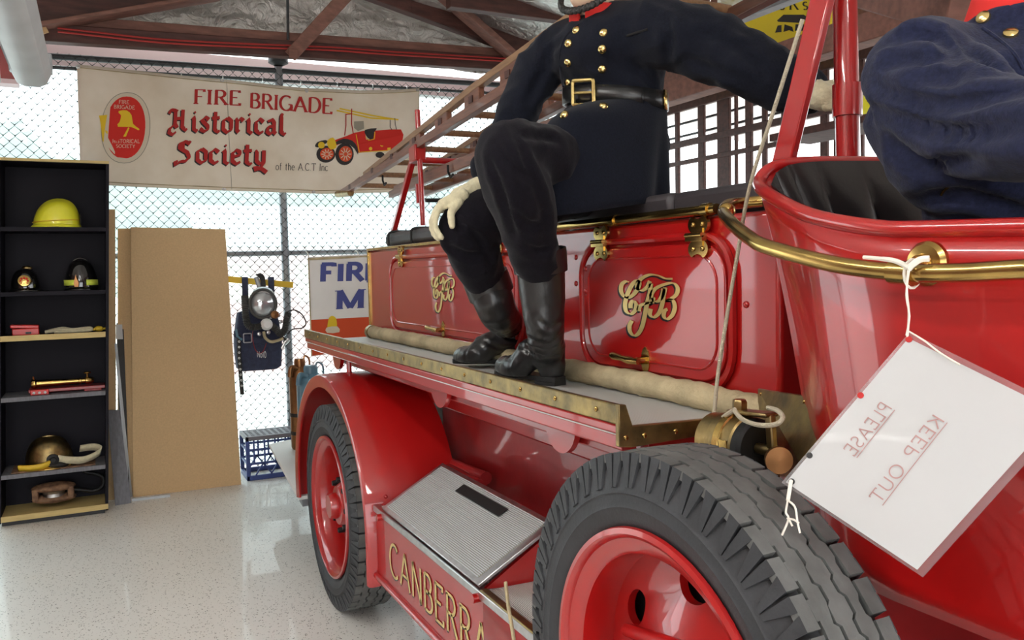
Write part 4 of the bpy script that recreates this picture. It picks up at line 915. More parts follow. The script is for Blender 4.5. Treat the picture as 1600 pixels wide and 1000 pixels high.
for pts in (((1231, 782), (1228, 800), (1232, 811), (1222, 836)), ((1231, 782), (1242, 792), (1246, 815), (1250, 833)), ((1230, 810), (1240, 812), (1248, 817)), ((1233, 812), (1238, 822))):
    MB().tube(smoothpath([at(a, b, y=.80) for a, b in pts], 5), .0014, 6).build('strand', 'string', dg)
# ---- canisters on the tail step
def canister(px0, px1, pyt, pyb, z, m, name, label, bands):
    c = at((px0+px1)/2, pyb, z=z); d = MW.T @ (np.array(c)-CAM); r = (px1-px0)/2*d[2]/FPX
    top = at((px0+px1)/2, pyt, x=c.x).z
    t = thing(name, label, 'extinguisher', tuple(c)); H = top-z
    MB().lathe([(0, 0), (r*.92, 0), (r, .015), (r, H*.88), (r*.93, H*.94), (r*.55, H), (0, H)], c, (0, 0, 1), 28).build('body', m, t)
    MB().lathe([(r*.5, 0), (r*.5, .035), (r*.42, .05), (0, .052)], c+V3((0, 0, H)), (0, 0, 1), 20).build('cap', m, t)
    for b in bands: MB().lathe([(r*1.0, -.012), (r*1.035, -.010), (r*1.035, .010), (r, .012)], c+V3((0, 0, H*b)), (0, 0, 1), 28).build('strap', 'strap', t)
    MB().tube(smoothpath([c+V3((0, r*.3, H+.03)), c+V3((0, r*.5, H+.065)), c+V3((0, r*.85, H+.045)), c+V3((0, r*.9, H-.01))], 5), .006, 8).build('carry_handle', m, t)
    MB().tube(smoothpath([c+V3((r*.5, -r*.4, H-.01)), c+V3((r*.7, -r*.9, H-.0)), c+V3((r*.72, -r*1.05, H-.06))], 5), .016, 10).build('spout', m, t)
    return t
canister(456, 490, 572, 700, .362, 'copper', 'copper_extinguisher', 'tall copper-brown extinguisher strapped behind the rear fender', (.42, .20))
canister(468, 512, 583, 712, .362, 'blue_tin', 'blue_extinguisher', 'blue painted canister beside the copper extinguisher', (.3,))
# ---- grey hose lengths hanging at the tail
hh = thing('hung_hose', 'grey canvas hose flakes hanging at the rear corner of the body', 'hose', (XR-.06, 1.36, 1.2))
for k in range(3):
    x = XR-.035-.04*k; y = 1.33+.03*k
    MB().tube(smoothpath([(x, y, 1.12), (x+.004, y-.01, 1.3), (x-.003, y+.005, 1.48-.05*k), (x-.01, y+.05, 1.52-.05*k), (x-.005, y+.09, 1.4), (x, y+.09, 1.15)], 6), .020, 10).build('hose_length', 'hose_grey', hh)
MB().tube(smoothpath([(XR-.15, 1.37, 1.46), (XR-.17, 1.37, 1.3), (XR-.18, 1.37, 1.12)], 6), .012, 8).build('strap', 'strap', hh)
# ================================================================== BOOKCASE AND ITS THINGS
bx0, bx1, bxd = -5.79, -6.09, .30
SH = lambda z: (z-.0)*.046
y0b, y1b = -.595, .004
bk_ = thing('bookcase', 'tall narrow black bookcase leaning against the fence', 'bookcase', (-5.94, -.3, 0))
zT = 2.19
def shbox(name, m, ya, yb, za, zb, xa=bx0, xb=bx1, parent=bk_):
    v = [(x, y+SH(z), z) for z in (za, zb) for y in (ya, yb) for x in (xb, xa)]
    return MB().add(v, [(0, 2, 3, 1), (4, 5, 7, 6), (0, 1, 5, 4), (2, 6, 7, 3), (0, 4, 6, 2), (1, 3, 7, 5)]).build(name, m, parent, smooth=False, bevel=.0015)
shbox('side_panel', 'dark_lam', y0b, y0b+.018, .02, zT); shbox('side_panel', 'dark_lam', y1b-.018, y1b, .02, zT)
shbox('back_panel', 'dark_lam', y0b, y1b, .02, zT, bx1+.005, bx1-.004)
shbox('top_panel', 'dark_lam', y0b, y1b, zT, zT+.018); shbox('top_edge', 'yellow_wood', y0b, y1b, zT+.003, zT+.02, bx0+.004, bx0)
shz = []
for py, m, nm in ((358, 'dark_lam', 0), (458, 'dark_lam', 0), (526, 'yellow_wood', 1), (620, 'plank_grey', 0), (738, 'plank_grey', 0), (806, 'yellow_wood', 1)):
    z = at(85, py, x=bx0).z; th = .026
    if py == 806: z = .045
    shz.append(z); s_ = shbox('shelf_board', 'yellow_wood' if py == 806 else ('dark_lam' if m != 'plank_grey' else 'plank_grey'), y0b+.018, y1b-.018, z-th/2, z+th/2)
    if nm: shbox('shelf_edge', 'yellow_wood', y0b+.016, y1b-.001 if py == 806 else y1b-.018, z-th/2-.004, z+th/2+.004, bx0+.006, bx0, s_)
shbox('plinth', 'black', y0b+.02, y1b-.02, 0, .03, bx0-.02, bx0-.04)
def SP(px, k, dx=.14, dz=0): 
    z = shz[k]+.013; p = at(px, 400, x=bx0-dx); return V3((bx0-dx, at(px, (358, 458, 526, 620, 738, 800)[k], x=bx0-dx).y, z+dz))
def helmet(name, label, px0, px1, k, H, m, style):
    a, b = SP(px0, k), SP(px1, k); c = (a+b)/2; L = (b-a).length/2
    t = thing(name, label, 'helmet', tuple(c))
    front = -1                                   # brim points to the left
    def shell(u, v):
        th = 2*math.pi*u; ph = v*math.pi/2
        cy, cx = math.cos(th), math.sin(th); r = math.cos(ph)**.75; e = 1.0
        y = L*.86*cy*r; x = .115*cx*r; z = H*(math.sin(ph)**.9)
        if style == 'yellow': z *= 1-.18*(cy*front > 0)*abs(cy)*math.cos(ph); y += L*.05*math.sin(ph)*1
        ridge = .012*math.exp(-(x/.02)**2)*math.sin(ph) if style in ('yellow', 'brass') else 0
        return (c.x+x, c.y+y+(.0), c.z+.018+z+ridge)
    MB().grid(shell, 40, 14).build('shell', m, t, ang=80)
    bw = {'yellow': .16, 'brass': .22, 'black': .30, 'band': .10}[style]
    def brim(u, v):
        th = 2*math.pi*u; cy, cx = math.cos(th), math.sin(th)
        ex = 1+v*bw*(1.0 if cy*front > 0 or style in ('black',) else .45)
        return (c.x+.115*cx*(1+v*.16), c.y+L*.86*cy*ex, c.z+.020-.016*v-.006*v*abs(cy))
    MB().grid(brim, 40, 4).build('brim', m if style != 'brass' else 'brass', t, solid=.004)
    if style == 'yellow':
        MB().tube([(c.x+.119*math.sin(q), c.y+L*.88*math.cos(q), c.z+.042+.008*math.cos(q)) for q in np.linspace(0, 6.28, 41)[:-1]], .0035, 6, closed=True).build('edge_cord', 'yellow_bar', t)
        MB().box((c.x-.08, c.y+L*.86, c.z+.02), (c.x+.08, c.y+L*.90, c.z+H*.55)).build('neck_flap', 'strap', t, bevel=.006)
    if style == 'black':
        MB().lathe([(0, .012), (.018, .012), (.034, .008), (.036, 0)], (c.x+.112, c.y+.0, c.z+H*.52), (1, 0, .25), 24).build('badge', 'brass', t)
        for q in range(8):
            aq = 2*math.pi*q/8; MB().ball((c.x+.124, c.y+.019*math.cos(aq), c.z+H*.52+.019*math.sin(aq)), (.004, .006, .006), nu=8, nv=6).build('badge_ray', 'print_bright', t)
        MB().ball((c.x, c.y+.01, c.z+H+.018), (.02, .03, .016), nu=12, nv=8).build('crest', 'brass_dull', t)
    if style == 'band':
        for q0, q1 in ((.25, 1.25), (1.95, 2.9)):
            MB().grid(lambda u, v: (c.x+.123*math.sin(q0+(q1-q0)*u), c.y+L*.92*math.cos(q0+(q1-q0)*u), c.z+.030+.035*v), 16, 2).build('reflective_band', 'reflect', t, solid=.003)
        MB().prism([(c.x+.122, c.y-.028+dy_, c.z+dz_) for dy_, dz_ in ((-.008, .022), (.012, .022), (.016, .045), (.004, .08), (.002, .10), (-.003, .08), (-.012, .045))], (.006, 0, 0)).build('badge', 'copper', t)
        MB().tube([(c.x, c.y+L*.80*math.cos(q), c.z+.022+H*math.sin(q)*1.01) for q in np.linspace(.25, 2.9, 20)], .008, 8).build('comb', 'helmet_black', t)
    if style == 'brass':
        MB().tube([(c.x, c.y+L*.80*math.cos(q), c.z+.022+H*math.sin(q)*1.01) for q in np.linspace(.25, 2.9, 20)], .012, 8).build('comb', 'brass_dull', t)
        MB().lathe([(0, .022), (.014, .022), (.020, .014), (.034, .012), (.036, 0)], (c.x+.108, c.y+L*.15, c.z+.060), (1, .1, 0), 20).build('side_boss', 'iron', t)
    return t
helmet('yellow_helmet', 'bright yellow fire helmet on the top shelf of the bookcase', 46, 132, 0, .155, 'hi_yellow', 'yellow')
helmet('black_helmet', 'old black helmet with a round brass badge on the second shelf', 14, 68, 1, .125, 'helmet_black', 'black')
helmet('black_helmet', 'glossy black helmet with lime reflective bands on the second shelf', 98, 157, 1, .175, 'helmet_black', 'band')
rbx = thing('red_case', 'small bright red box on the third bookcase shelf', 'box', tuple(SP(40, 2)))
a, b = SP(20, 2, .10), SP(62, 2, .10)
MB().box((bx0-.16, a.y, a.z), (bx0-.06, b.y, a.z+.040)).build('base', 'redbox', rbx, bevel=.004)
MB().obox(((bx0-.11), (a.y+b.y)/2-.004, a.z+.052), (.052, 0, 0), (0, (b.y-a.y)/2+.004, -.004), (0, 0, .010)).build('lid', 'redbox', rbx, bevel=.004)
MB().box((bx0-.06, (a.y+b.y)/2, a.z+.008), (bx0-.055, (a.y+b.y)/2+.03, a.z+.02)).build('notch', 'black', rbx)
a, b = SP(68, 2, .10), SP(143, 2, .10)
sl = thing('folded_strap', 'folded cream webbing strap on the third bookcase shelf', 'strap', tuple(a))
for k in range(3):
    MB().tube(smoothpath([(bx0-.08-.02*k, a.y+.01, a.z+.012), (bx0-.08-.02*k, a.y+.10, a.z+.022+.004*k), (bx0-.08-.02*k, b.y-.10, a.z+.020), (bx0-.08-.02*k, b.y-.01, a.z+.026), (bx0-.08-.02*k, b.y-.015, a.z+.012), (bx0-.08-.02*k, a.y+.06, a.z+.009)], 6), .009, 8).build('fold', 'glove', sl)
p = SP(155, 2, .10)
yl = thing('yellow_tag', 'small yellow plastic clip beside the folded strap', 'clip', tuple(p))
MB().ball(p+V3((0, 0, .018)), (.03, .028, .018), nu=12, nv=8).build('body', 'yellow_bar', yl); MB().tube([p+V3((.01, -.05, .014)), p+V3((.0, .045, .018))], .007, 8).build('pin', 'yellow_bar', yl)
# nozzle on red stand
a, b = SP(46, 3, .12), SP(165, 3, .12)
ns = thing('red_stand', 'dark red wooden stand under the brass nozzle', 'stand', tuple(a))
MB().box((bx0-.20, a.y, a.z+.012), (bx0-.06, b.y, a.z+.032)).build('board', 'red2', ns, bevel=.003)
MB().box((bx0-.06, a.y+.01, a.z), (bx0-.04, a.y+.11, a.z+.032)).build('foot', 'redbox', ns, bevel=.004)
MB().box((bx0-.20, b.y-.12, a.z), (bx0-.06, b.y-.02, a.z+.012)).build('foot', 'red2', ns, bevel=.003)
for q in (.03, .06, .09): MB().ball((bx0-.038, a.y+q, a.z+.014), (.004, .008, .008), nu=8, nv=6).build('stud', 'white', ns)
nz0, nz1 = SP(50, 3, .12)+V3((0, 0, .062)), SP(148, 3, .12)+V3((0, 0, .062)); Ln = (nz1-nz0).length
nz = thing('brass_nozzle', 'polished brass hose nozzle on the fourth bookcase shelf', 'nozzle', tuple(nz0))
MB().lathe([(0, 0), (.026, 0), (.030, .008), (.030, .022), (.022, .03), (.021, .1), (.016, Ln*.75), (.020, Ln*.76), (.020, Ln*.79), (.014, Ln*.80), (.014, Ln*.86), (.022, Ln*.87), (.022, Ln*.95), (.012, Ln), (0, Ln)], nz0, (nz1-nz0), 24).build('barrel', 'brass', nz)
MB().tube([nz1+V3((0, -.035, .01)), nz1+V3((0, -.035, .045))], .006, 8).ball(nz1+V3((0, -.035, .05)), (.012, .022, .008), nu=10, nv=6).build('tap', 'brass', nz)
MB().tube([nz0+V3((0, .014, .02)), nz0+V3((0, .012, .045))], .005, 8).build('lug', 'brass', nz)
# brass helmet with neck strap, on a small board
a, b = SP(20, 4, .13), SP(150, 4, .13)
tag(MB().box((bx0-.25, a.y, a.z), (bx0-.02, b.y, a.z+.008)).build('small_board', 'woodblock', bevel=.002), 'thin worn board under the brass helmet', 'board')
hz_ = helmet('brass_helmet', 'tarnished brass helmet with comb on the fifth bookcase shelf', 34, 122, 4, .165, 'brass_dull', 'brass')
cs = thing('chin_strap', 'cream leather chin strap curling beside the brass helmet', 'strap', tuple(SP(130, 4)))
def ribbon(mb, pts, wv, n=6, th=.004):
    q = smoothpath(pts, n); o = len(mb.v); wv = V3(wv)
    for i_, p in enumerate(q): mb.v += [tuple(p-wv), tuple(p+wv)]
    mb.f += [(o+2*i, o+2*i+1, o+2*i+3, o+2*i+2) for i in range(len(q)-1)]; return mb
c = SP(92, 4, .05)
ribbon(MB(), [c+V3((.02, 0, .065)), c+V3((.03, .06, .050)), c+V3((.02, .14, .040)), c+V3((-.0, .21, .060)), c+V3((-.02, .24, .085)), c+V3((-.06, .20, .100)), c+V3((-.08, .12, .095))], (.006, .004, .022)).build('strap', 'glove', cs, solid=.006)
ye = thing('yellow_pouch', 'yellow and black cloth pouch in front of the brass helmet', 'pouch', tuple(SP(60, 4, .04)))
c = SP(62, 4, .05)
ribbon(MB(), [c+V3((.02, -.11, .030)), c+V3((.04, -.05, .026)), c+V3((.04, .02, .030)), c+V3((.02, .07, .045))], (.012, .0, .018)).build('flap', 'yellow_bar', ye, solid=.012)
MB().ball(c+V3((0, .10, .024)), (.04, .07, .022), nu=14, nv=8).build('pouch_body', 'strap', ye)
# wooden pulley block
c = SP(86, 5, .12); pb = thing('pulley_block', 'old wooden pulley block with an iron hook at the bookcase foot', 'pulley block', tuple(c))
for zz in (.055, .125): MB().ball(c+V3((0, 0, zz)), (.075, .125, .030), nu=24, nv=10).build('cheek', 'woodblock', pb)
for yy in (-.10, .095): MB().box((c.x-.05, c.y+yy-.018, c.z+.05), (c.x+.05, c.y+yy+.018, c.z+.13)).build('end_block', 'woodblock', pb, bevel=.008)
MB().lathe([(0, -.015), (.07, -.018), (.06, 0), (.07, .018), (0, .015)], c+V3((0, 0, .09)), (0, 0, 1), 24).build('sheave', 'steel', pb)
MB().tube(smoothpath([c+V3((-.02, .11, .09)), c+V3((-.02, .17, .075)), c+V3((-.02, .23, .065)), c+V3((-.03, .275, .09)), c+V3((-.03, .28, .14)), c+V3((-.03, .24, .17)), c+V3((-.03, .19, .185)), c+V3((-.03, .17, .20))], 6), .013, 10).build('hook', 'iron', pb)
# ================================================================== LEANING BOARDS
def leaner(name, tl, tr, br, bl, xt, th, m, label, zb=0.0, dxb=0.0, cat='board', group='boards leaning on the fence'):
    P4 = [at(*tl, x=xt), at(*tr, x=xt), at(*br, z=zb), at(*bl, z=zb)]
    xb = (P4[2].x+P4[3].x)/2
    if dxb is not None and dxb != 0: P4[2] = at(*br, x=dxb); P4[3] = at(*bl, x=dxb); P4[2].z = P4[3].z = 0
    return tag(MB().prism(P4, (-th, 0, -.001)).build(name, m, smooth=False, bevel=.001), label, cat, group)
leaner('chipboard_sheet', (204, 355), (352, 358), (377, 757), (208, 777), -6.40, .018, 'chip', 'wide chipboard sheet leaning at the front beside the breathing set')
leaner('chipboard_sheet', (184, 357), (300, 356), (330, 755), (184, 779), -6.425, .016, 'chip', 'narrow chipboard strip showing behind the wide chipboard sheet', dxb=-6.17)
leaner('chipboard_sheet', (150, 327), (180, 327), (182, 786), (150, 790), -6.40, .018, 'chip', 'tall chipboard edge standing right beside the bookcase', dxb=-6.13)
leaner('dark_plank', (182, 505), (193, 505), (196, 640), (182, 640), -6.335, .014, 'strap', 'dark plank between the chipboard sheets', dxb=-6.125)
tag(MB().prism([at(181, 507, x=-6.318), at(191, 507, x=-6.318), at(192, 530, x=-6.312), at(181, 530, x=-6.312)], (-.006, 0, 0)).build('paper_label', 'paper', smooth=False), 'small white label at the top of the dark plank', 'label')
leaner('grey_plank', (168, 641), (187, 641), (205, 786), (180, 790), -6.18, .022, 'plank_grey', 'short grey plank leaning in front of the chipboard', dxb=0)
leaner('grey_batten', (179, 537), (183, 537), (207, 776), (200, 778), -6.24, .02, 'fixture', 'thin pale grey batten leaning between planks and chipboard')
tag(MB().bar(at(206, 781, z=.008), at(266, 774, z=.008), .02, .016).build('floor_strip', 'fixture', smooth=False), 'pale grey strip lying at the chipboard foot', 'strip')
# ================================================================== MILK CRATE
ca, cb_ = at(385, 750, z=0), at(385, 683, x=-6.2)
cx0, cx1, cy0, cy1, cz = -6.17, -6.47, ca.y, ca.y+.42, at(400, 682, x=-6.17).z
cr = thing('milk_crate', 'blue plastic milk crate turned upside down by the fence', 'crate', (-6.3, cy0+.2, 0))
for z0, z1, mt in ((0, .035, 'crate'), (cz-.03, cz, 'crate_top')):
    for a, b in (((cx0, cy0), (cx0-.02, cy1)), ((cx1, cy0), (cx1+.02, cy1)), ((cx0, cy0), (cx1, cy0+.02)), ((cx0, cy1-.02), (cx1, cy1))): MB().box((*a, z0), (*b, z1)).build('rim', mt, cr, bevel=.003)
for x in (cx0-.01, cx1+.01):
    for y in (cy0+.012, cy1-.012): MB().box((x-.012, y-.014, .03), (x+.012, y+.014, cz-.03)).build('corner_post', 'crate', cr, bevel=.003)
    for z in (.12, .22): MB().box((x-.006, cy0, z-.008), (x+.006, cy1, z+.008)).build('side_bar', 'crate', cr)
    for k in range(5): MB().box((x-.005, cy0+.05+k*.075, .12), (x+.005, cy0+.062+k*.075, cz-.03)).build('side_bar', 'crate', cr)
    for k in range(3): MB().bar((x, cy0+.06+k*.11, .03), (x, cy0+.12+k*.11, .12), .010, .012, (1, 0, 0)).build('side_brace', 'crate', cr); MB().bar((x, cy0+.18+k*.09, .03), (x, cy0+.12+k*.09, .12), .010, .012, (1, 0, 0)).build('side_brace', 'crate', cr)
for y in (cy0+.01, cy1-.01):
    for z in (.12, .22): MB().box((cx0, y-.006, z-.008), (cx1, y+.006, z+.008)).build('side_bar', 'crate', cr)
for k in range(9): MB().box((cx0-.02, cy0+.03+k*.042, cz-.012), (cx1+.02, cy0+.048+k*.042, cz-.002)).build('top_slat', 'crate_top', cr)
for k in range(6): MB().box((cx0-.03-k*.045, cy0+.02, cz-.010), (cx0-.048-k*.045, cy1-.02, cz-.001)).build('top_slat', 'crate_top', cr)
# ================================================================== BREATHING SET ON THE FENCE
ba = lambda cx, cy, x=-6.30: at(340+cx/4.165, 380+cy/4.165, x=x)
tag(MB().bar(ba(40, 232, -6.40), ba(490, 272, -6.40), .03, .045).build('yellow_bar', 'yellow_bar', bevel=.004), 'yellow painted bar fixed across the fence', 'bar')
bs = thing('breathing_set', 'old navy breathing apparatus with mask and ribbed hoses on the yellow bar', 'breathing set', tuple(ba(270, 820)))
def bag(u, v):
    th = 2*math.pi*u; sy = math.copysign(abs(math.cos(th))**.5, math.cos(th)); sx = math.copysign(abs(math.sin(th))**.5, math.sin(th))
    z0, z1 = ba(270, 828).z, ba(270, 430).z; z = z0+(z1-z0)*v
    k = (.96-.28*max(0, v-.45)**1.2+.08*math.sin(v*3.14))*min(1, (1-v)/.06+.55)*min(1, v/.04+.8)
    yc = ba(270, 600).y; w_ = abs(ba(420, 600).y-ba(120, 600).y)/2
    return (-6.36+.075*sx*k+.006*mnoise.noise(V3((u*9, v*7, 0))), yc+w_*sy*k, z)
mb = MB(); mb.grid(bag, 40, 20); mb.poly([bag(i/40, 1) for i in range(40)]); mb.poly([bag(i/40, 0) for i in range(40)]); mb.build('pack', 'pack', bs, ang=70)
for cx in (180, 350):
    ribbon(MB(), [ba(cx, 470, -6.27), ba(cx, 330, -6.32), ba(cx-2, 245, -6.365), ba(cx-3, 222, -6.40), ba(cx, 250, -6.44)], (0, .022, 0)).build('shoulder_strap', 'pack', bs, solid=.006)
ribbon(MB(), [ba(262, 200, -6.36), ba(290, 225, -6.34), ba(300, 300, -6.31)], (0, .018, .006)).build('strap', 'strap', bs, solid=.006)
ribbon(MB(), [ba(250, 220, -6.35), ba(270, 280, -6.32), ba(285, 320, -6.30)], (0, .016, .004)).build('strap', 'visor', bs, solid=.004)
vc = ba(292, 395, -6.27)
MB().ball(vc, (.055, .088, .098), nu=24, nv=14).build('visor', 'visor', bs)
MB().tube([vc+V3((.02, .094*math.cos(t), .105*math.sin(t))) for t in np.linspace(0, 6.283, 33)[:-1]], .011, 8, closed=True).build('mask_seal', 'rubber', bs)
MB().ball(ba(295, 335, -6.29), (.05, .08, .06), nu=18, nv=10).build('mask_crown', 'steel', bs)
def ribhose(pts, r):
    q = smoothpath(pts, 12); rr = [r*(1.0+.16*math.cos(i*math.pi*1.0)) for i in range(len(q))]
    return MB().tube(q, rr, 12)
ribhose([ba(178, 350), ba(180, 420, -6.26), ba(185, 490, -6.25), ba(205, 540, -6.24), ba(262, 545, -6.23), ba(305, 525, -6.22)], .024).build('ribbed_hose', 'rubber', bs)
ribhose([ba(325, 520, -6.22), ba(375, 555, -6.23), ba(410, 590, -6.24), ba(438, 560, -6.25), ba(448, 500, -6.26), ba(460, 455, -6.27)], .024).build('ribbed_hose', 'rubber', bs)
vv = ba(318, 528, -6.22)
MB().lathe([(0, .04), (.025, .04), (.040, .025), (.044, 0), (.03, -.02)], vv, (1, 0, 0), 22).build('exhale_valve', 'white', bs)
MB().lathe([(0, .025), (.028, .022), (.032, 0)], ba(370, 466, -6.25), (1, 0, .1), 20).build('gauge', 'copper', bs)
for cx, cy in ((395, 470), (345, 480), (410, 510), (330, 580), (270, 590)): MB().lathe([(0, .015), (.013, .013), (.016, 0)], ba(cx, cy, -6.26), (1, 0, 0), 12).build('fitting', 'steel', bs)
MB().tube(smoothpath([ba(300, 575, -6.24), ba(310, 615, -6.23), ba(345, 640, -6.23), ba(385, 635, -6.24), ba(425, 620, -6.25)], 6), .011, 10).build('pipe', 'cream', bs)
MB().tube(smoothpath([ba(455, 445, -6.28), ba(500, 435, -6.27), ba(550, 465, -6.27), ba(575, 520, -6.27), ba(550, 552, -6.27), ba(490, 560, -6.28), ba(455, 590, -6.29)], 8), .005, 8).build('thin_tube', 'strap', bs)
ribbon(MB(), [ba(105, 590, -6.27), ba(180, 615, -6.265), ba(300, 635, -6.265), ba(415, 630, -6.27)], (0, 0, .022)).build('waist_belt', 'pack', bs, solid=.008)
bq = ba(195, 617, -6.255); MB().tube([bq+V3((0, a, b)) for a, b in rrect(-.028, .028, -.032, .032, .008, 3)], .005, 6, closed=True).build('belt_buckle', 'steel', bs)
wb = ribbon(MB(), [ba(140, 600, -6.26), ba(140, 720, -6.255), ba(148, 830, -6.26), ba(160, 985, -6.28)], (0, .014, 0)).build('webbing_strap', 'strap', bs, solid=.004)
for k in range(9):
    p = ba(140+max(0, k-3)*3.5, 640+k*36, -6.252); MB().lathe([(.004, .004), (.008, .004), (.008, 0)], p, (1, 0, 0), 10).build('eyelet', 'white', wb)
for cx in (118, 405):
    MB().tube([ba(cx, 560, -6.27), ba(cx+10, 605, -6.265), ba(cx+40, 630, -6.262)], .010, 8).build('strap_roll', 'blue_tin' if cx < 200 else 'strap', bs)
mb = MB(); text(mb, 'No10', planeline(ba(258, 742, -6.27), ba(316, 745, -6.27), V3((0, 0, .045))), .12, .12, 0, 0, .2); mb.build('lettering', 'white', bs, smooth=False)
MB().tube(smoothpath([ba(232, 555, -6.27), ba(228, 620, -6.26), ba(250, 700, -6.265), ba(290, 712, -6.265), ba(318, 650, -6.26)], 6), .0025, 6).build('cord', 'red2', bs)
tap_ = ba(435, 650, -6.27); MB().tube([tap_, tap_+V3((0, .03, .03))], .02, 10).tube([tap_+V3((0, -.02, -.04)), tap_], .012, 8).build('cylinder_valve', 'steel', bs)
# ================================================================== BANNERS
BXP = -6.44
def bx(y, z): return BXP+.010*math.sin(y*3.1+1)*math.sin(z*2.0)+.006*math.sin(y*9+z*4)
def bp(px, py, off=.0):
    p = at(px, py, x=BXP); return V3((bx(p.y, p.z)+off, p.y, p.z))
topc = [(120, 100), (200, 109), (280, 117), (355, 125), (440, 134), (480, 138), (560, 141), (620, 140), (655, 138)]
botc = [(126, 287), (200, 291), (280, 295), (355, 298), (440, 301), (500, 303), (560, 302), (620, 300), (656, 298)]
def pick(c, u):
    i = min(int(u*(len(c)-1)), len(c)-2); f = u*(len(c)-1)-i; return (c[i][0]+(c[i+1][0]-c[i][0])*f, c[i][1]+(c[i+1][1]-c[i][1])*f)
bn = thing('banner', 'large cream banner reading Fire Brigade Historical Society of the ACT', 'banner', tuple(bp(390, 300)))
def bgrid(u, v):
    a, b = pick(botc, u), pick(topc, u); return bp(a[0]+(b[0]-a[0])*v, a[1]+(b[1]-a[1])*v)
MB().grid(bgrid, 90, 26).build('cloth', 'canvas', bn, solid=.002)
for c_, s_ in ((topc, 1), (botc, -1)):
    MB().tube([bp(a, b+s_*5, .003) for a, b in [pick(c_, t) for t in np.linspace(0, 1, 40)]], .0035, 5).build('hem_seam', 'cream', bn)
for px, py in ((122, 103), (347, 125), (479, 141), (652, 140), (350, 295), (490, 299)):
    MB().lathe([(.004, .006), (.012, .006), (.014, 0)], bp(px, py+1, .002), (1, 0, 0), 12).build('eyelet', 'steel', bn)
MB().tube([bp(354, 128, .003), bp(357, 200, .003), bp(362, 296, .003)], .002, 5).build('panel_seam', 'print_grey', bn)
def ptext(s, p0, p1, hpx, m, thick, thin, nib, serif, gap, font=G, off=.005, sh=(0, 0), parent=bn, nm='lettering', fn=bp):
    mb = MB(); slope = (p1[1]-p0[1])/(p1[0]-p0[0])
    text(mb, s, lambda u, v: fn(p0[0]+(p1[0]-p0[0])*u+sh[0]+v*hpx*.03, p0[1]+(p1[1]-p0[1])*u-v*hpx+sh[1], off), thick, thin, nib, serif, gap, font)
    mb.build(nm, m, parent, smooth=False)
ptext('FIRE', (304, 162), (374, 165), 22, 'print_red', .20, .075, 0, .15, .24)
ptext('BRIGADE', (391, 169), (517, 178), 23, 'print_red', .20, .075, 0, .13, .20)
for w_, a, b, h in (('Historical', (263, 203), (446, 211), 32), ('Society', (272, 253), (415, 258), 31)):
    ptext(w_, a, b, h, 'print_dark', .25, .09, .7, 0, .10, BL, .004, (-1.4, 1.4), nm='lettering_shadow')
    ptext(w_, a, b, h, 'print_red', .22, .08, .7, 0, .10, BL, .0062)
ptext('of the A.C.T Inc', (430, 266), (512, 267), 11, 'print_dark', .12, .06, 0, .08, .16)
def ppoly(pts, m, off, parent=bn, nm='print', n=4, fn=bp, smooth_=True):
    q = [(v.x, v.y) for v in smoothpath([(a, b, 0) for a, b in pts], n, True)] if smooth_ else pts
    MB().poly([fn(a, b, off) for a, b in q]).build(nm, m, parent, smooth=False)
em = lambda x, y: (110+x/4.545, 90+y/4.545)
ov = lambda cx, cy, rx, ry, n=36, e=.78: [em(cx+rx*math.copysign(abs(math.cos(t))**e, math.cos(t))+(ry*.04)*math.sin(t)*-1, cy+ry*math.copysign(abs(math.sin(t))**e, math.sin(t))) for t in np.linspace(0, 2*math.pi, n+1)[:-1]]
ppoly(ov(392, 498, 175, 252, e=.92), 'print_grey', .0035, n=1); ppoly(ov(392, 498, 170, 247, e=.92), 'print_cream', .0042, n=1); ppoly(ov(390, 496, 142, 220, e=.92), 'print_bright', .0052, n=1)
ppoly([em(*p) for p in ((345, 378), (400, 375), (435, 410), (445, 470), (488, 505), (480, 515), (430, 492), (325, 490), (330, 475), (350, 455), (360, 410), (345, 395))], 'print_yellow', .0065, n=2)
ppoly([em(*p) for p in ((410, 495), (420, 500), (395, 560), (375, 560))], 'print_yellow', .0065, smooth_=False)
ppoly([em(*p) for p in ((203, 410), (262, 405), (250, 470), (235, 598), (228, 590), (215, 470))], 'print_yellow', .0065, smooth_=False)
ppoly([em(*p) for p in ((250, 512), (300, 512), (300, 535), (275, 545), (252, 532))], 'print_yellow', .0065, n=2)
for s, a, b, h in (('FIRE', (345, 326), (415, 330), 25), ('BRIGADE', (310, 360), (455, 368), 25), ('HISTORICAL', (300, 604), (490, 606), 25), ('SOCIETY', (325, 638), (458, 640), 23)):
    ptext(s, em(*a), em(*b), h/4.545, 'print_cream', .14, .10, 0, .1, .25, off=.0068)
# painted engine
ve = lambda x, y: (380+x/5, 110+y/5)
def vline(pts, wpx, m, off=.0062):
    mb = MB(); stroke(mb, [(a/40, b/40) for a, b in [ve(*p) for p in pts]], lambda u, v: bp(u*40, v*40, off), wpx/40, wpx/40, 0); mb.build('print', m, bn, smooth=False)
ppoly([ve(*p) for p in ((715, 545), (800, 515), (860, 490), (950, 470), (960, 540), (1010, 535), (1030, 470), (1150, 460), (1235, 460), (1255, 500), (1240, 600), (1130, 625), (900, 645), (860, 590), (790, 560), (720, 590))], 'print_bright', .004, smooth_=False)
ppoly([ve(*p) for p in ((950, 465), (1045, 450), (1025, 480), (1015, 535), (985, 535), (960, 510))], 'print_dark', .005, n=2)
ppoly([ve(*p) for p in ((865, 400), (940, 395), (945, 455), (895, 475), (865, 450))], 'print_grey', .005, smooth_=False)
ppoly([ve(*p) for p in ((1125, 535), (1150, 520), (1155, 620), (1130, 622))], 'print_yellow', .0055, smooth_=False)
for pts in (((750, 300), (1000, 350), (1215, 385)), ((727, 315), (1000, 372), (1190, 380))): vline(pts, 2.2, 'print_yellow')
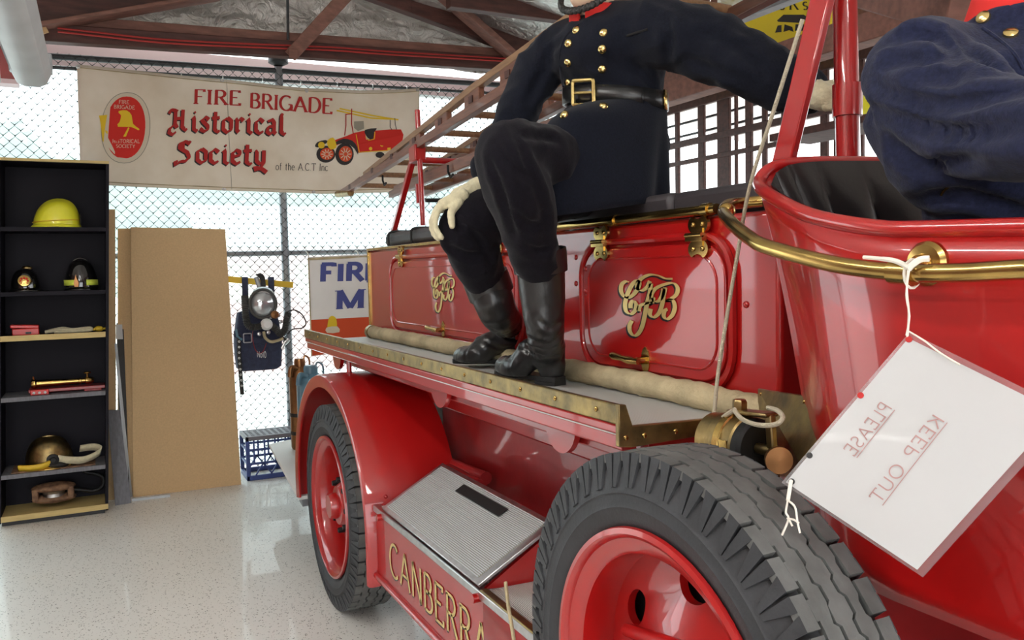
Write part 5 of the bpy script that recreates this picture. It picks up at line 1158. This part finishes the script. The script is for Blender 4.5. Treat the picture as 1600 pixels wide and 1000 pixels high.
for pts in (((800, 340), (800, 430), (790, 510)), ((846, 300), (845, 420), (858, 500)), ((800, 345), (850, 340))): vline(pts, 1.6, 'print_red', .0066)
for pts in (((1150, 385), (1150, 440), (1165, 465)), ((1186, 372), (1190, 420), (1200, 460))): vline(pts, 1.0, 'print_dark', .0066)
vline(((880, 500), (905, 640), (1130, 625)), 1.2, 'print_yellow'); vline(((1030, 480), (1025, 535), (980, 548), (955, 520)), 1.2, 'print_yellow')
circ = lambda cx, cy, rx, ry, n=24: [ve(cx+rx*math.cos(t), cy+ry*math.sin(t)) for t in np.linspace(0, 2*math.pi, n+1)[:-1]]
for cx, cy, rx, ry in ((645, 655, 74, 66), (790, 655, 72, 86), (1200, 570, 46, 50), (1070, 660, 36, 24)):
    ppoly(circ(cx, cy, rx, ry), 'print_dark', .0046, n=1)
    if rx > 50:
        ppoly(circ(cx+8, cy-2, rx*.72, ry*.70), 'print_orange', .0054, n=1)
        for t in np.linspace(0, 2*math.pi, 11)[:-1]: vline(((cx+8+rx*.18*math.cos(t), cy+ry*.18*math.sin(t)), (cx+8+rx*.6*math.cos(t), cy+ry*.58*math.sin(t))), 1.3, 'print_cream', .0060)
ppoly([ve(*p) for p in ((560, 590), (580, 560), (640, 545), (660, 560), (630, 580), (600, 600), (570, 600))], 'print_dark', .0056, n=2)
ppoly([ve(*p) for p in ((715, 565), (780, 535), (850, 550), (890, 600), (895, 660), (865, 610), (800, 570), (730, 580))], 'print_dark', .0062, n=2)
ppoly([ve(*p) for p in ((660, 545), (700, 525), (720, 560), (725, 605), (680, 618), (655, 580))], 'print_yellow', .0068, n=2); ppoly(circ(610, 585, 26, 26), 'print_yellow', .0068, n=1)
for cx, cy in ((995, 612), (1085, 582)): ppoly(circ(cx, cy, 14, 14, 10), 'print_yellow', .0066, n=1)
# small banner behind the engine tail
b2x = -6.41
def bp2(px, py, off=0): p = at(px, py, x=b2x); return V3((b2x+.006*math.sin(p.y*11)+off, p.y, p.z))
b2 = thing('museum_banner', 'small white banner with blue letters and red foot behind the engine tail', 'banner', tuple(bp2(530, 556)))
MB().grid(lambda u, v: bp2(481+150*u+6*(1-v), (557-u*20)+((402-8*u)-(557-u*20))*v), 30, 20).build('cloth', 'banner_white', b2, solid=.002)
MB().grid(lambda u, v: bp2(485+150*u+3*(1-v), (556-20*u)+((500-8*u)-(556-20*u))*v, .003), 30, 6).build('red_foot', 'print_orange', b2)
MB().tube([bp2(481, 405, .003), bp2(630, 398, .003)], .010, 6).build('hem', 'cream', b2)
for px in (483, 560, 628):
    q = bp2(px, 404-.04*(px-481), .003); MB().tube(smoothpath([q, q+V3((-.04, 0, .04)), V3((FX-.03, q.y, zr+.032)), V3((FX-.055, q.y, zr+.005))], 5), .004, 6).build('tie_cord', 'string', b2)
MB().tube([bp2(482, 403, .003), bp2(487, 556, .003)], .005, 6).build('hem', 'cream', b2)
ptext('FIRE', (502, 440), (592, 438), 27, 'print_blue', .27, .22, 0, 0, .22, off=.005, parent=b2, fn=bp2)
ptext('M', (528, 483), (566, 481), 29, 'print_blue', .24, .05, 0, .14, .2, off=.005, parent=b2, fn=bp2)
ppoly([(513, 500), (517, 494), (523, 495), (526, 502), (525, 516), (512, 518)], 'print_yellow', .006, b2, fn=bp2, n=3); ppoly([(510, 512), (527, 510), (530, 519), (511, 520)], 'print_cream', .007, b2, fn=bp2, n=2)
ppoly([(497, 536), (510, 532), (515, 545), (505, 551)], 'print_green', .006, b2, fn=bp2, n=3); ppoly([(508, 538), (528, 536), (524, 547), (514, 550)], 'print_cream', .0065, b2, fn=bp2, n=3)
# ================================================================== YELLOW SIGN AND HARD HAT ON THE FAR WALL
ysy = WY-.12
ys = thing('yellow_sign', 'yellow sign with black letters high on the far wall', 'sign', tuple(at(1290, 70, y=ysy)))
sx0, sx1 = at(1080, 40, y=ysy).x, at(1299, 40, y=ysy).x; sz0 = at(1299, 74, y=ysy).z
MB().box((sx0, ysy-.01, sz0), (sx1, ysy+.01, sz0+1.0)).build('panel', 'yellow_sign', ys, bevel=.003)
yp_ = lambda px, py, off=-.013: at(px, py, y=ysy+off)
mb = MB(); text(mb, 's R s', lambda u, v: yp_(1218+44*u, 15-9*u*0-v*18), .16, .06, 0, .1, .02); mb.build('lettering', 'print_dark', ys, smooth=False)
for pts in (((1214, 32), (1224, 23), (1256, 23), (1262, 27), (1254, 36), (1216, 34)), ((1211, 51), (1215, 40), (1221, 39), (1221, 50)), ((1224, 50), (1226, 38), (1238, 42), (1240, 50), (1233, 47)), ((1242, 48), (1243, 38), (1256, 38), (1256, 48))):
    MB().poly([yp_(a, b) for a, b in pts]).build('picture', 'print_dark', ys, smooth=False)
hh_ = at(1354, 184, y=3.4)
yh = thing('hard_hat', 'yellow helmet behind the front gantry post', 'helmet', tuple(hh_))
MB().lathe([(.0, .11), (.05, .10), (.09, .06), (.105, 0)], hh_, (0, 0, 1), 24).build('shell', 'hi_yellow', yh); MB().lathe([(.1, .004), (.14, -.006), (.14, -.010), (.1, 0)], hh_, (0, 0, 1), 24).build('brim', 'hi_yellow', yh)
tag(MB().box((hh_.x-.5, 3.25, hh_.z-.05), (hh_.x+.8, 3.55, hh_.z-.012)).build('wall_shelf', 'timber', bevel=.003), 'dark shelf under the yellow helmet behind the gantry post', 'shelf')
# ================================================================== MANNEQUINS
from mathutils.bvhtree import BVHTree
def ringtube(mb, rings, n=24):
    """closed tube through elliptical rings (centre, half-axis a, half-axis b)"""
    o = len(mb.v)
    for c, a, b in rings:
        for j in range(n):
            t = 2*math.pi*j/n; mb.v.append(tuple(V3(c)+V3(a)*math.cos(t)+V3(b)*math.sin(t)))
    for i in range(len(rings)-1):
        for j in range(n): mb.f.append((o+i*n+j, o+i*n+(j+1) % n, o+(i+1)*n+(j+1) % n, o+(i+1)*n+j))
    mb.f += [tuple(o+j for j in range(n-1, -1, -1)), tuple(o+(len(rings)-1)*n+j for j in range(n))]
def limb(mb, nodes, n=16, sub=5):
    """tapered limb with round ends and joints"""
    P = smoothpath([p for p, r in nodes], sub) if len(nodes) > 2 else [nodes[0][0].lerp(nodes[1][0], t/sub) for t in range(sub+1)]
    R = []
    for i in range(len(nodes)-1):
        for j in range(sub): R.append(nodes[i][1]+(nodes[i+1][1]-nodes[i][1])*j/sub)
    R.append(nodes[-1][1])
    mb.tube(P, R, n); mb.ball(P[0], R[0]*.99, nu=n, nv=10); mb.ball(P[-1], R[-1]*.99, nu=n, nv=10)
def blob(name, mb, m, parent, voxel=.011, smooth=6, folds=None, flatz=None, grooves=(), gd_=(.014, .016)):
    me = bpy.data.meshes.new('tmp'); me.from_pydata(mb.v, [], mb.f); me.update()
    bm = bmesh.new(); bm.from_mesh(me); bmesh.ops.recalc_face_normals(bm, faces=bm.faces); bm.to_mesh(me); bm.free()
    o = bpy.data.objects.new('tmp', me); COL.objects.link(o)
    q = o.modifiers.new('r', 'REMESH'); q.mode = 'VOXEL'; q.voxel_size = voxel
    q = o.modifiers.new('s', 'SMOOTH'); q.iterations = smooth; q.factor = .5
    dg_ = bpy.context.evaluated_depsgraph_get(); ev = o.evaluated_get(dg_); nm = bpy.data.meshes.new_from_object(ev)
    bpy.data.objects.remove(o); bpy.data.meshes.remove(me)
    co = [v.co.copy() for v in nm.vertices]; no = [v.normal.copy() for v in nm.vertices]
    if folds:
        for i, v in enumerate(nm.vertices):
            d = folds(co[i], no[i]); v.co = co[i]+no[i]*d
    if grooves:
        from mathutils.kdtree import KDTree
        tr0 = BVHTree.FromPolygons([v.co.copy() for v in nm.vertices], [tuple(p.vertices) for p in nm.polygons]); pts = []
        for g in grooves:
            q = smoothpath([(a, b, 0) for a, b in g], 8); L = len(q)
            for i, p in enumerate(q):
                l, n_ = hit(tr0, p.x, p.y); pts.append((l, math.sin(math.pi*(i+.8)/(L+.6))**.6))
        kd = KDTree(len(pts))
        for i, (l, _w) in enumerate(pts): kd.insert(l, i)
        kd.balance(); dep, wid = gd_
        for v in nm.vertices:
            c_, i, r = kd.find(v.co)
            if r < wid*4:
                v.co = v.co-v.normal*dep*pts[i][1]*(math.exp(-(r/wid)**2)-.55*math.exp(-((r-1.9*wid)/wid)**2))
    if flatz is not None:
        for v in nm.vertices:
            if v.co.z < flatz: v.co.z = flatz
    nm.update(); nm.name = name
    nm.polygons.foreach_set('use_smooth', [True]*len(nm.polygons)); nm.materials.clear(); nm.materials.append(M[m])
    ob = bpy.data.objects.new(name, nm); COL.objects.link(ob); ob.parent = parent; ob.location = -parent.location
    tree = BVHTree.FromPolygons([v.co.copy() for v in nm.vertices], [tuple(p.vertices) for p in nm.polygons])
    return ob, tree
def ridged(p, f, st, seed):
    q = V3((p.x*st[0], p.y*st[1], p.z*st[2]))*f+V3((seed, seed*1.7, 0))
    n = mnoise.noise(q); return (1-abs(n)*2.2)
def cloth(amp, f, st=(1, 1, .45), seed=0, mask=None):
    def fn(p, n):
        d = amp*(ridged(p, f, st, seed)*.7+.35*ridged(p, f*2.1, (st[2], st[1], st[0]), seed+5))-amp*.45
        return d*(mask(p) if mask else 1)
    return fn
def hit(tree, px, py):
    o = V3(CAM); d = (at(px, py, d=1.0)-o).normalized(); loc, nrm, _, _ = tree.ray_cast(o, d)
    return (loc, nrm) if loc is not None else (at(px, py, d=2.3), -d)
D = lambda px, py, d: at(px, py, d=d)
fw = V3(f_); rt = V3(r_)
# ------------------------------------------------------------------ seated fireman
man = thing('mannequin', 'mannequin fireman in navy tunic sitting with black boots on the bench', 'mannequin', (-2.0, 1.4, ZT+.06))
fc_ = V3((.476, -.877, 0)).normalized(); sv = V3((.877, .476, 0)).normalized(); upz = V3((0, 0, 1))
pel, wst, chs, upc, nck = D(958, 262, 2.44), D(960, 156, 2.40), D(950, 92, 2.37), D(943, 52, 2.36), D(932, 28, 2.36)
mb = MB()
ringtube(mb, [(pel+V3((0, 0, .02)), sv*.165, fc_*.135), (wst+V3((0, 0, -.07)), sv*.150, fc_*.122), (wst, sv*.145, fc_*.108), (wst+V3((0, 0, .06)), sv*.154, fc_*.117), (chs, sv*.172, fc_*.128), (chs.lerp(upc, .6), sv*.178, fc_*.120), (upc+V3((0, 0, .01)), sv*.150, fc_*.098), (nck, sv*.062, fc_*.062)])
sL, sR = D(862, 88, 2.46), D(1030, 52, 2.25)
limb(mb, [(upc-sv*.02, .075), (sL, .074), (D(823, 145, 2.49), .066), (D(797, 212, 2.50), .062), (D(766, 262, 2.45), .054)])
limb(mb, [(upc+sv*.02, .078), (sR, .088), (D(1105, 72, 2.19), .090), (D(1165, 102, 2.14), .086), (D(1222, 128, 2.10), .070), (D(1256, 141, 2.08), .060)])
tun, ttree = blob('tunic', mb, 'navy', man, .0095, 8, cloth(.017, 9.5, (1, 1, .5), 3, lambda p: .55 if (p-chs).length < .2 else 1.0), None, [((862, 92), (840, 125), (822, 165)), ((880, 60), (860, 80), (845, 110)), ((1040, 30), (1046, 60), (1042, 95)), ((1080, 95), (1120, 110), (1160, 128)), ((990, 100), (1010, 125), (1025, 145)), ((1100, 50), (1150, 75), (1190, 110)), ((905, 120), (930, 128), (960, 130))], (.010, .013))
# coat skirt: open cloth flaring from the belt over the hips and thigh
def skirt(u, v):
    t = math.radians(-165+330*u); w0, d0 = .150, .112
    fr = max(0, math.cos(t)); k = v**.8; kz = v**(.8+.75*fr); sm = min(1, v/.36); sm = sm*sm*(3-2*sm)
    c = (wst+V3((0, 0, -.020))).lerp(D(946, 330, 2.42), kz)
    wv = w0+.055*k-.025*k*max(0, math.sin(t)); dv = d0+.140*sm*max(0, math.cos(t+.12))**1.6+.035*k
    pl_ = .045*k*math.sin(t*7+1.0)+.025*k*math.sin(t*11+v*2)
    p = c+sv*wv*(1+pl_)*math.sin(t)+fc_*dv*(1+pl_)*math.cos(t)
    p.z -= .012*math.sin(u*6.3+.6)*k+.035*k*max(0, math.cos(t+.1))**2
    return p
def skirtfold(u, v):
    return skirt(u, v)
skm = MB().grid(skirtfold, 90, 22); sktree = BVHTree.FromPolygons([V3(q) for q in skm.v], skm.f)
skm.build('tunic_skirt', 'navy', man, solid=.008, ang=80)
# trousers
mb = MB()
ringtube(mb, [(pel+V3((0, 0, -.05)), sv*.15, fc_*.12), (pel+V3((0, 0, .02)), sv*.15, fc_*.12), (wst+V3((0, 0, -.04)), sv*.12, fc_*.10)])
limb(mb, [(D(918, 272, 2.38), .084), (D(855, 246, 2.20), .084), (D(790, 240, 2.08), .076), (D(808, 290, 2.11), .086), (D(824, 345, 2.16), .076), (D(843, 425, 2.25), .058)])
limb(mb, [(D(905, 285, 2.50), .100), (D(810, 322, 2.46), .086), (D(728, 352, 2.42), .074), (D(740, 392, 2.47), .076), (D(756, 435, 2.53), .066), (D(766, 465, 2.57), .052)])
trs, _t = blob('trousers', mb, 'trouser', man, .0095, 8, cloth(.014, 8, (1, 1, .4), 9), None, [((803, 201), (824, 256), (846, 317), (852, 372)), ((763, 244), (785, 305), (803, 366)), ((812, 212), (845, 214), (873, 218)), ((800, 330), (825, 350), (850, 352)), ((772, 225), (800, 262), (835, 285)), ((700, 385), (730, 398), (760, 396)), ((712, 345), (745, 372), (770, 420)), ((820, 385), (840, 392), (862, 388))], (.010, .012))
# boots
def boot(shaft, heel, ball_, toe, lab):
    mb = MB(); limb(mb, shaft); ank = shaft[-1][0]
    limb(mb, [(ank, shaft[-1][1]*.95), (heel, .040)])
    mid = ank.lerp(ball_, .5)+V3((0, 0, .018))
    limb(mb, [(ank+V3((0, 0, -.01)), .048), (mid, .046), (ball_, .042), (toe, .033)])
    ob, tr = blob('boot', mb, 'leather', man, .007, 7, cloth(.007, 13, (1, 1, 1.6), 4, lambda p: .25+1.0*max(0, 1-abs(p.z-(ank.z+.01))/.10)), flatz=BZ+.022, grooves=[((824, 527), (855, 539), (879, 520)), ((812, 540), (845, 557), (870, 556)), ((840, 500), (860, 512), (878, 500))] if lab == 'near' else [((770, 515), (795, 528), (812, 518)), ((755, 532), (785, 545), (808, 540))], gd_=(.006, .007))
    # sole and heel
    dv = (toe-heel); dv.z = 0; L = dv.length; dv.normalize(); pv = V3((-dv.y, dv.x, 0)); h0 = V3((heel.x, heel.y, 0))-dv*.036
    out = []
    for t, w_ in ((0, .022), (.02, .032), (.07, .035), (.13, .028), (.19, .036), (.25, .041), (.30, .036), (.335, .022), (.345, .0)):
        out.append((t*(L+.072)/.345, w_))
    ring = [h0+dv*t+pv*w_ for t, w_ in out]+[h0+dv*t-pv*w_ for t, w_ in reversed(out[:-1])]
    MB().prism([V3((p.x, p.y, BZ+.011)) for p in ring], (0, 0, .015)).build('sole', 'black', ob, bevel=.002)
    hr_ = [h0+dv*t+pv*w_ for t, w_ in ((0, .022), (.02, .031), (.075, .033))]+[h0+dv*t-pv*w_ for t, w_ in ((.075, .033), (.02, .031), (0, .022))]
    MB().prism([V3((p.x, p.y, BZ+.001)) for p in hr_], (0, 0, .012)).build('heel', 'black', ob)
    d0 = (shaft[0][0]-shaft[1][0]).normalized(); u1_, w1_ = frame(d0); r0 = shaft[0][1]+.004; c0 = shaft[0][0]+d0*.025
    MB().lathe([(r0-.006, -.05), (r0+.001, -.05), (r0+.002, .0), (r0+.001, .012), (r0-.005, .012), (r0-.006, -.04)], c0, d0, 32).build('boot_top', 'leather', ob)
    for s_ in (-1, 1):
        q = c0+rt*s_*(r0-.008)*.6+fw*r0*.5; ribbon(MB(), [q+V3((0, 0, -.02)), q+V3((0, 0, .014)), q+V3((.006, .006, -.01))], rt*.008).build('pull_tab', 'strap', ob, solid=.003)
    return ob
hl = at(862, 577, z=BZ+.045); boot([(D(844, 410, 2.25), .068), (D(848, 465, 2.27), .063), (D(852, 525, 2.295), .050), (hl+V3((-.005, -.005, .055)), .046)], hl, at(808, 574, z=BZ+.045), at(789, 573, z=BZ+.036), 'near')
hl2 = at(800, 553, z=BZ+.042); boot([(D(764, 448, 2.56), .067), (D(779, 488, 2.585), .061), (hl2+V3((-.01, 0, .10)), .046), (hl2+V3((-.004, 0, .05)), .045)], hl2, at(742, 556, z=BZ+.044), at(722, 557, z=BZ+.034), 'far')
# gloves
def glove(mb_nodes, lab, creases=True):
    mb = MB()
    for nd in mb_nodes: limb(mb, nd, 10, 4)
    return blob('glove', mb, 'glove', man, .0035, 3, cloth(.0022, 45, (1, 1, 1), 2))
gd = 2.39
W0, Kn = D(740, 300, 2.42), D(700, 318, 2.39)
fing = []
for k, (pts, dd) in enumerate(((((688, 322), (680, 342), (682, 360), (690, 371)), 2.36), (((685, 324), (677, 344), (678, 363), (685, 374)), 2.375), (((683, 326), (675, 345), (676, 360), (681, 371)), 2.395), (((684, 328), (677, 343), (677, 355), (681, 364)), 2.415))):
    fing.append([(D(a, b, dd), r) for (a, b), r in zip(pts, (.0105, .0098, .0092, .0078))])
glove([[(D(748, 293, 2.44), .033), (D(732, 301, 2.42), .029), (D(718, 308, 2.40), .029)],
       [(D(722, 306, 2.385), .022), (D(692, 320, 2.37), .017)], [(D(722, 309, 2.41), .022), (D(690, 324, 2.405), .017)],
       [(D(716, 316, 2.37), .016), (D(706, 330, 2.355), .012), (D(705, 344, 2.35), .0108), (D(706, 353, 2.35), .009)]]+fing, 'knee')
hb = 2.02
glove([[(D(1258, 142, 2.07), .042), (D(1276, 148, 2.04), .036), (D(1290, 152, hb), .034)],
       *[[(D(1292, 141+9*k, hb-.005*k), .0115), (D(1308, 140+9*k, hb-.03), .0105), (D(1326, 141+9*k, hb-.035), .0100), (D(1343, 143+9*k, hb-.005), .0085)] for k in range(4)],
       [(D(1284, 140, hb), .014), (D(1300, 132, hb+.02), .012), (D(1318, 130, hb+.03), .0095)]], 'post')
# head, collar, chin strap, helmet
hc = D(926, -46, 2.33)
mb = MB(); mb.ball(hc, (.076, .095, .115), sv, fc_, upz, 24, 16); mb.ball(hc+fc_*.035+V3((0, 0, -.075)), (.050, .050, .045), sv, fc_, upz, 18, 12)
limb(mb, [(nck+V3((0, 0, -.02)), .056), (hc+V3((0, 0, -.05)), .055)])
limb(mb, [(hc+fc_*.092+V3((0, 0, .02)), .009), (hc+fc_*.112+V3((0, 0, -.028)), .013)], 10); mb.ball(hc+fc_*.095+V3((0, 0, -.062)), (.024, .010, .008), sv, fc_, upz, 12, 8)
for s_ in (-1, 1): mb.ball(hc+sv*s_*.078, (.010, .020, .032), sv, fc_, upz, 10, 8)
hd, htree = blob('head', mb, 'skin', man, .006, 4)
for s_ in (-1, 1): MB().ball(hc+fc_*.086+sv*s_*.032+V3((0, 0, .012)), (.013, .007, .007), sv, fc_, upz, 12, 8).build('eye', 'white', hd); MB().ball(hc+fc_*.0925+sv*s_*.032+V3((0, 0, .012)), (.005, .003, .005), sv, fc_, upz, 10, 6).build('pupil', 'black', hd)
nd_ = (hc-nck).normalized()
MB().lathe([(.068, -.012), (.072, .0), (.070, .034), (.066, .036), (.064, .0)], D(929, 33, 2.35), (V3((0, 0, 1))+fc_*.12).normalized(), 40, math.radians(8), math.radians(352), ref=fc_).build('collar', 'collar', man)
mb = MB(); pts = []
for t in np.linspace(-1.75, 1.75, 46):
    pts.append(hc+sv*.082*math.sin(t)*(1 if abs(t) < 1.57 else 1)+fc_*(.030+.062*math.cos(t)*.85)+V3((0, 0, -.128+.085*(abs(t)/1.75)**2.0)))
for i, p in enumerate(pts): mb.ball(p, (.010, .008, .011) if i % 2 else (.008, .010, .009), sv, fc_, upz, 8, 6)
mb.build('chin_chain', 'strap', man, kind='stuff')
MB().lathe([(.108, .0), (.104, .05), (.085, .10), (.05, .135), (0, .15)], hc+V3((0, 0, .035)), upz, 32).build('helmet_shell', 'helmet_black', man)
MB().lathe([(.100, .006), (.145, -.012), (.146, -.017), (.100, .0)], hc+V3((0, 0, .035)), upz, 32).build('helmet_brim', 'helmet_black', man)
# belt with buckle, buttons, pocket
def beltring(t, dz, off): 
    tilt = -.022*math.sin(t)
    return wst+sv*(.150+off)*math.sin(t)+fc_*(.113+off)*math.cos(t)+V3((0, 0, dz+tilt+.0))
b0 = MB(); b0.grid(lambda u, v: beltring(2*math.pi*u, -.024+.048*v, .006), 72, 2)
belt = b0.build('belt', 'leather', man, solid=.007)
tb_ = math.radians(-4)
MB().grid(lambda u, v: beltring(math.radians(2+50*u), -.021+.042*v, .013), 20, 2).build('belt_tongue', 'leather', belt, solid=.005)
bq0 = beltring(tb_-.10, 0, .018); tx = (beltring(tb_-.02, 0, .018)-beltring(tb_-.18, 0, .018)).normalized()
MB().tube([bq0+tx*a+upz*b for a, b in rrect(-.036, .036, -.034, .034, .006, 3)], .0062, 8, closed=True).build('buckle', 'gold', belt)
MB().tube([bq0+tx*-.034+upz*0, bq0+tx*.03], .004, 8).build('buckle_pin', 'gold', belt)
MB().grid(lambda u, v: beltring(math.radians(84+7*u), -.027+.054*v, .012), 4, 2).build('belt_keeper', 'brass', belt, solid=.004)
for px, py in ((900, 47), (888, 68), (887, 98), (887, 129), (943, 51), (941, 77), (941, 108), (875, 173), (935, 160)):
    p, n = hit(ttree if py < 150 else sktree, px if py < 150 else px+8, py if py < 150 else py+8)
    if py > 150: n = n if n.dot(fc_) > 0 else -n; p = p+n*.005
    MB().lathe([(0, .0075), (.006, .007), (.0105, .0045), (.0125, 0), (.0125, -.004)], p, n, 18).build('button', 'gold', man)
pts = [hit(ttree, a, b) for a, b in ((980, 56), (995, 51), (1012, 46))]
MB().tube([p+n*.001 for p, n in pts], .0035, 6).build('pocket_slit', 'black', man)
# double-breasted front edge
pts = [hit(ttree, a, b) for a, b in ((905, 38), (886, 55), (876, 80), (875, 105), (880, 135))]
MB().tube(smoothpath([p+n*.001 for p, n in pts], 5), .003, 6).build('front_edge', 'navy', man)
# ------------------------------------------------------------------ driver
drv = thing('mannequin', 'mannequin driver in blue wool tunic sitting in the leather cab seat', 'mannequin', (-.9, 1.4, 1.25))
mb = MB(); cX = V3((-.90, 1.40, 0)); ax, ay = V3((1, 0.12, 0)).normalized(), V3((-.12, 1, 0)).normalized()
def Cz(x, y, z): return V3((x, y, z))
ringtube(mb, [(Cz(-.86, 1.40, 1.26), ax*.15, ay*.19), (Cz(-.88, 1.40, 1.45), ax*.14, ay*.175), (Cz(-.90, 1.40, 1.60), ax*.13, ay*.175), (Cz(-.90, 1.395, 1.72), ax*.135, ay*.19), (Cz(-.90, 1.39, 1.79), ax*.115, ay*.165), (Cz(-.885, 1.39, 1.845), ax*.085, ay*.100), (Cz(-.872, 1.385, 1.885), ax*.076, ay*.078)])
dS = D(1440, 112, 1.37)
limb(mb, [(Cz(-.90, 1.34, 1.76), .085), (dS, .086), (D(1470, 150, 1.30), .084), (D(1545, 195, 1.20), .074), (D(1640, 205, 1.08), .060), (D(1760, 190, .98), .050)])
limb(mb, [(Cz(-.90, 1.46, 1.76), .085), (Cz(-.90, 1.60, 1.72), .085), (Cz(-.72, 1.64, 1.56), .075), (Cz(-.45, 1.55, 1.52), .058)])
# lower sleeve fold and coat front
limb(mb, [(D(1420, 190, 1.40), .070), (D(1480, 250, 1.34), .085), (D(1590, 262, 1.28), .080)])
ringtube(mb, [(Cz(-.84, 1.40, 1.20), ax*.19, ay*.20), (Cz(-.86, 1.40, 1.42), ax*.15, ay*.18)])
def dfold(p, n):
    base = cloth(.012, 5.0, (.8, .8, 1.6), 21)(p, n)
    return base
dt, dtree = blob('tunic', mb, 'navy2', drv, .0085, 7, dfold, None, [((1377, 66), (1427, 56), (1472, 62), (1493, 92)), ((1389, 98), (1435, 93), (1472, 89)), ((1352, 124), (1393, 148), (1455, 166), (1518, 160), (1576, 146), (1610, 143)), ((1358, 168), (1414, 190), (1476, 207), (1538, 207), (1605, 199)), ((1435, 118), (1489, 126)), ((1427, 315), (1497, 306), (1600, 331)), ((1400, 230), (1450, 255), (1520, 250)), ((1500, 60), (1530, 90), (1570, 110))], (.016, .014))
mb = MB()
limb(mb, [(Cz(-.84, 1.30, 1.28), .10), (Cz(-.50, 1.28, 1.30), .085), (Cz(-.35, 1.28, 1.05), .065)]); limb(mb, [(Cz(-.84, 1.50, 1.28), .10), (Cz(-.50, 1.52, 1.30), .085), (Cz(-.35, 1.52, 1.05), .065)])
blob('trousers', mb, 'trouser', drv, .012, 6, cloth(.010, 8, (1, 1, .4), 12))
dn = Cz(-.872, 1.385, 1.904)
MB().lathe([(.084, -.034), (.077, -.002), (.072, .030), (.066, .032), (.066, -.004)], dn, (V3((.12, 0, 1))).normalized(), 40, math.radians(6), math.radians(354), ref=(1, -.2, 0)).build('collar', 'collar', drv)
dh = Cz(-.845, 1.39, 2.02)
mb = MB(); mb.ball(dh, (.095, .076, .115), nu=24, nv=16); mb.ball(dh+V3((.035, 0, -.075)), (.05, .05, .045), nu=18, nv=12); limb(mb, [(dn, .055), (dh+V3((0, 0, -.05)), .055)])
limb(mb, [(dh+V3((.092, 0, .02)), .009), (dh+V3((.112, 0, -.028)), .013)], 10); mb.ball(dh+V3((.095, 0, -.062)), (.010, .024, .008), nu=12, nv=8)
for s_ in (-1, 1): mb.ball(dh+V3((0, s_*.078, 0)), (.020, .010, .032), nu=10, nv=8)
hd2, _ = blob('head', mb, 'skin', drv, .006, 4)
for s_ in (-1, 1): MB().ball(dh+V3((.086, s_*.032, .012)), (.007, .013, .007), nu=12, nv=8).build('eye', 'white', hd2); MB().ball(dh+V3((.0925, s_*.032, .012)), (.003, .005, .005), nu=10, nv=6).build('pupil', 'black', hd2)
MB().lathe([(.108, .0), (.104, .05), (.085, .10), (.05, .135), (0, .15)], dh+V3((0, 0, .035)), upz, 32).build('helmet_shell', 'helmet_black', drv)
MB().lathe([(.100, .006), (.145, -.012), (.146, -.017), (.100, .0)], dh+V3((0, 0, .035)), upz, 32).build('helmet_brim', 'helmet_black', drv)
for px, py in ((1537, 28), (1579, 53)):
    p, n = hit(dtree, px, py); MB().lathe([(0, .0075), (.006, .007), (.0105, .0045), (.0115, 0), (.0115, -.004)], p, n, 18).build('button', 'gold', drv)
pts = [hit(dtree, a, b) for a, b in ((1535, 45), (1560, 62), (1585, 85), (1598, 108))]
MB().tube(smoothpath([p+n*.001 for p, n in pts], 5), .003, 6).build('front_edge', 'navy2', drv)
p, n = hit(dtree, 1474, 294); MB().tube([p+n*.003+V3((-.004, 0, -.008)), p+n*.005, p+n*.004+V3((.01, 0, .006))], .0022, 6).build('hook', 'brass', drv)
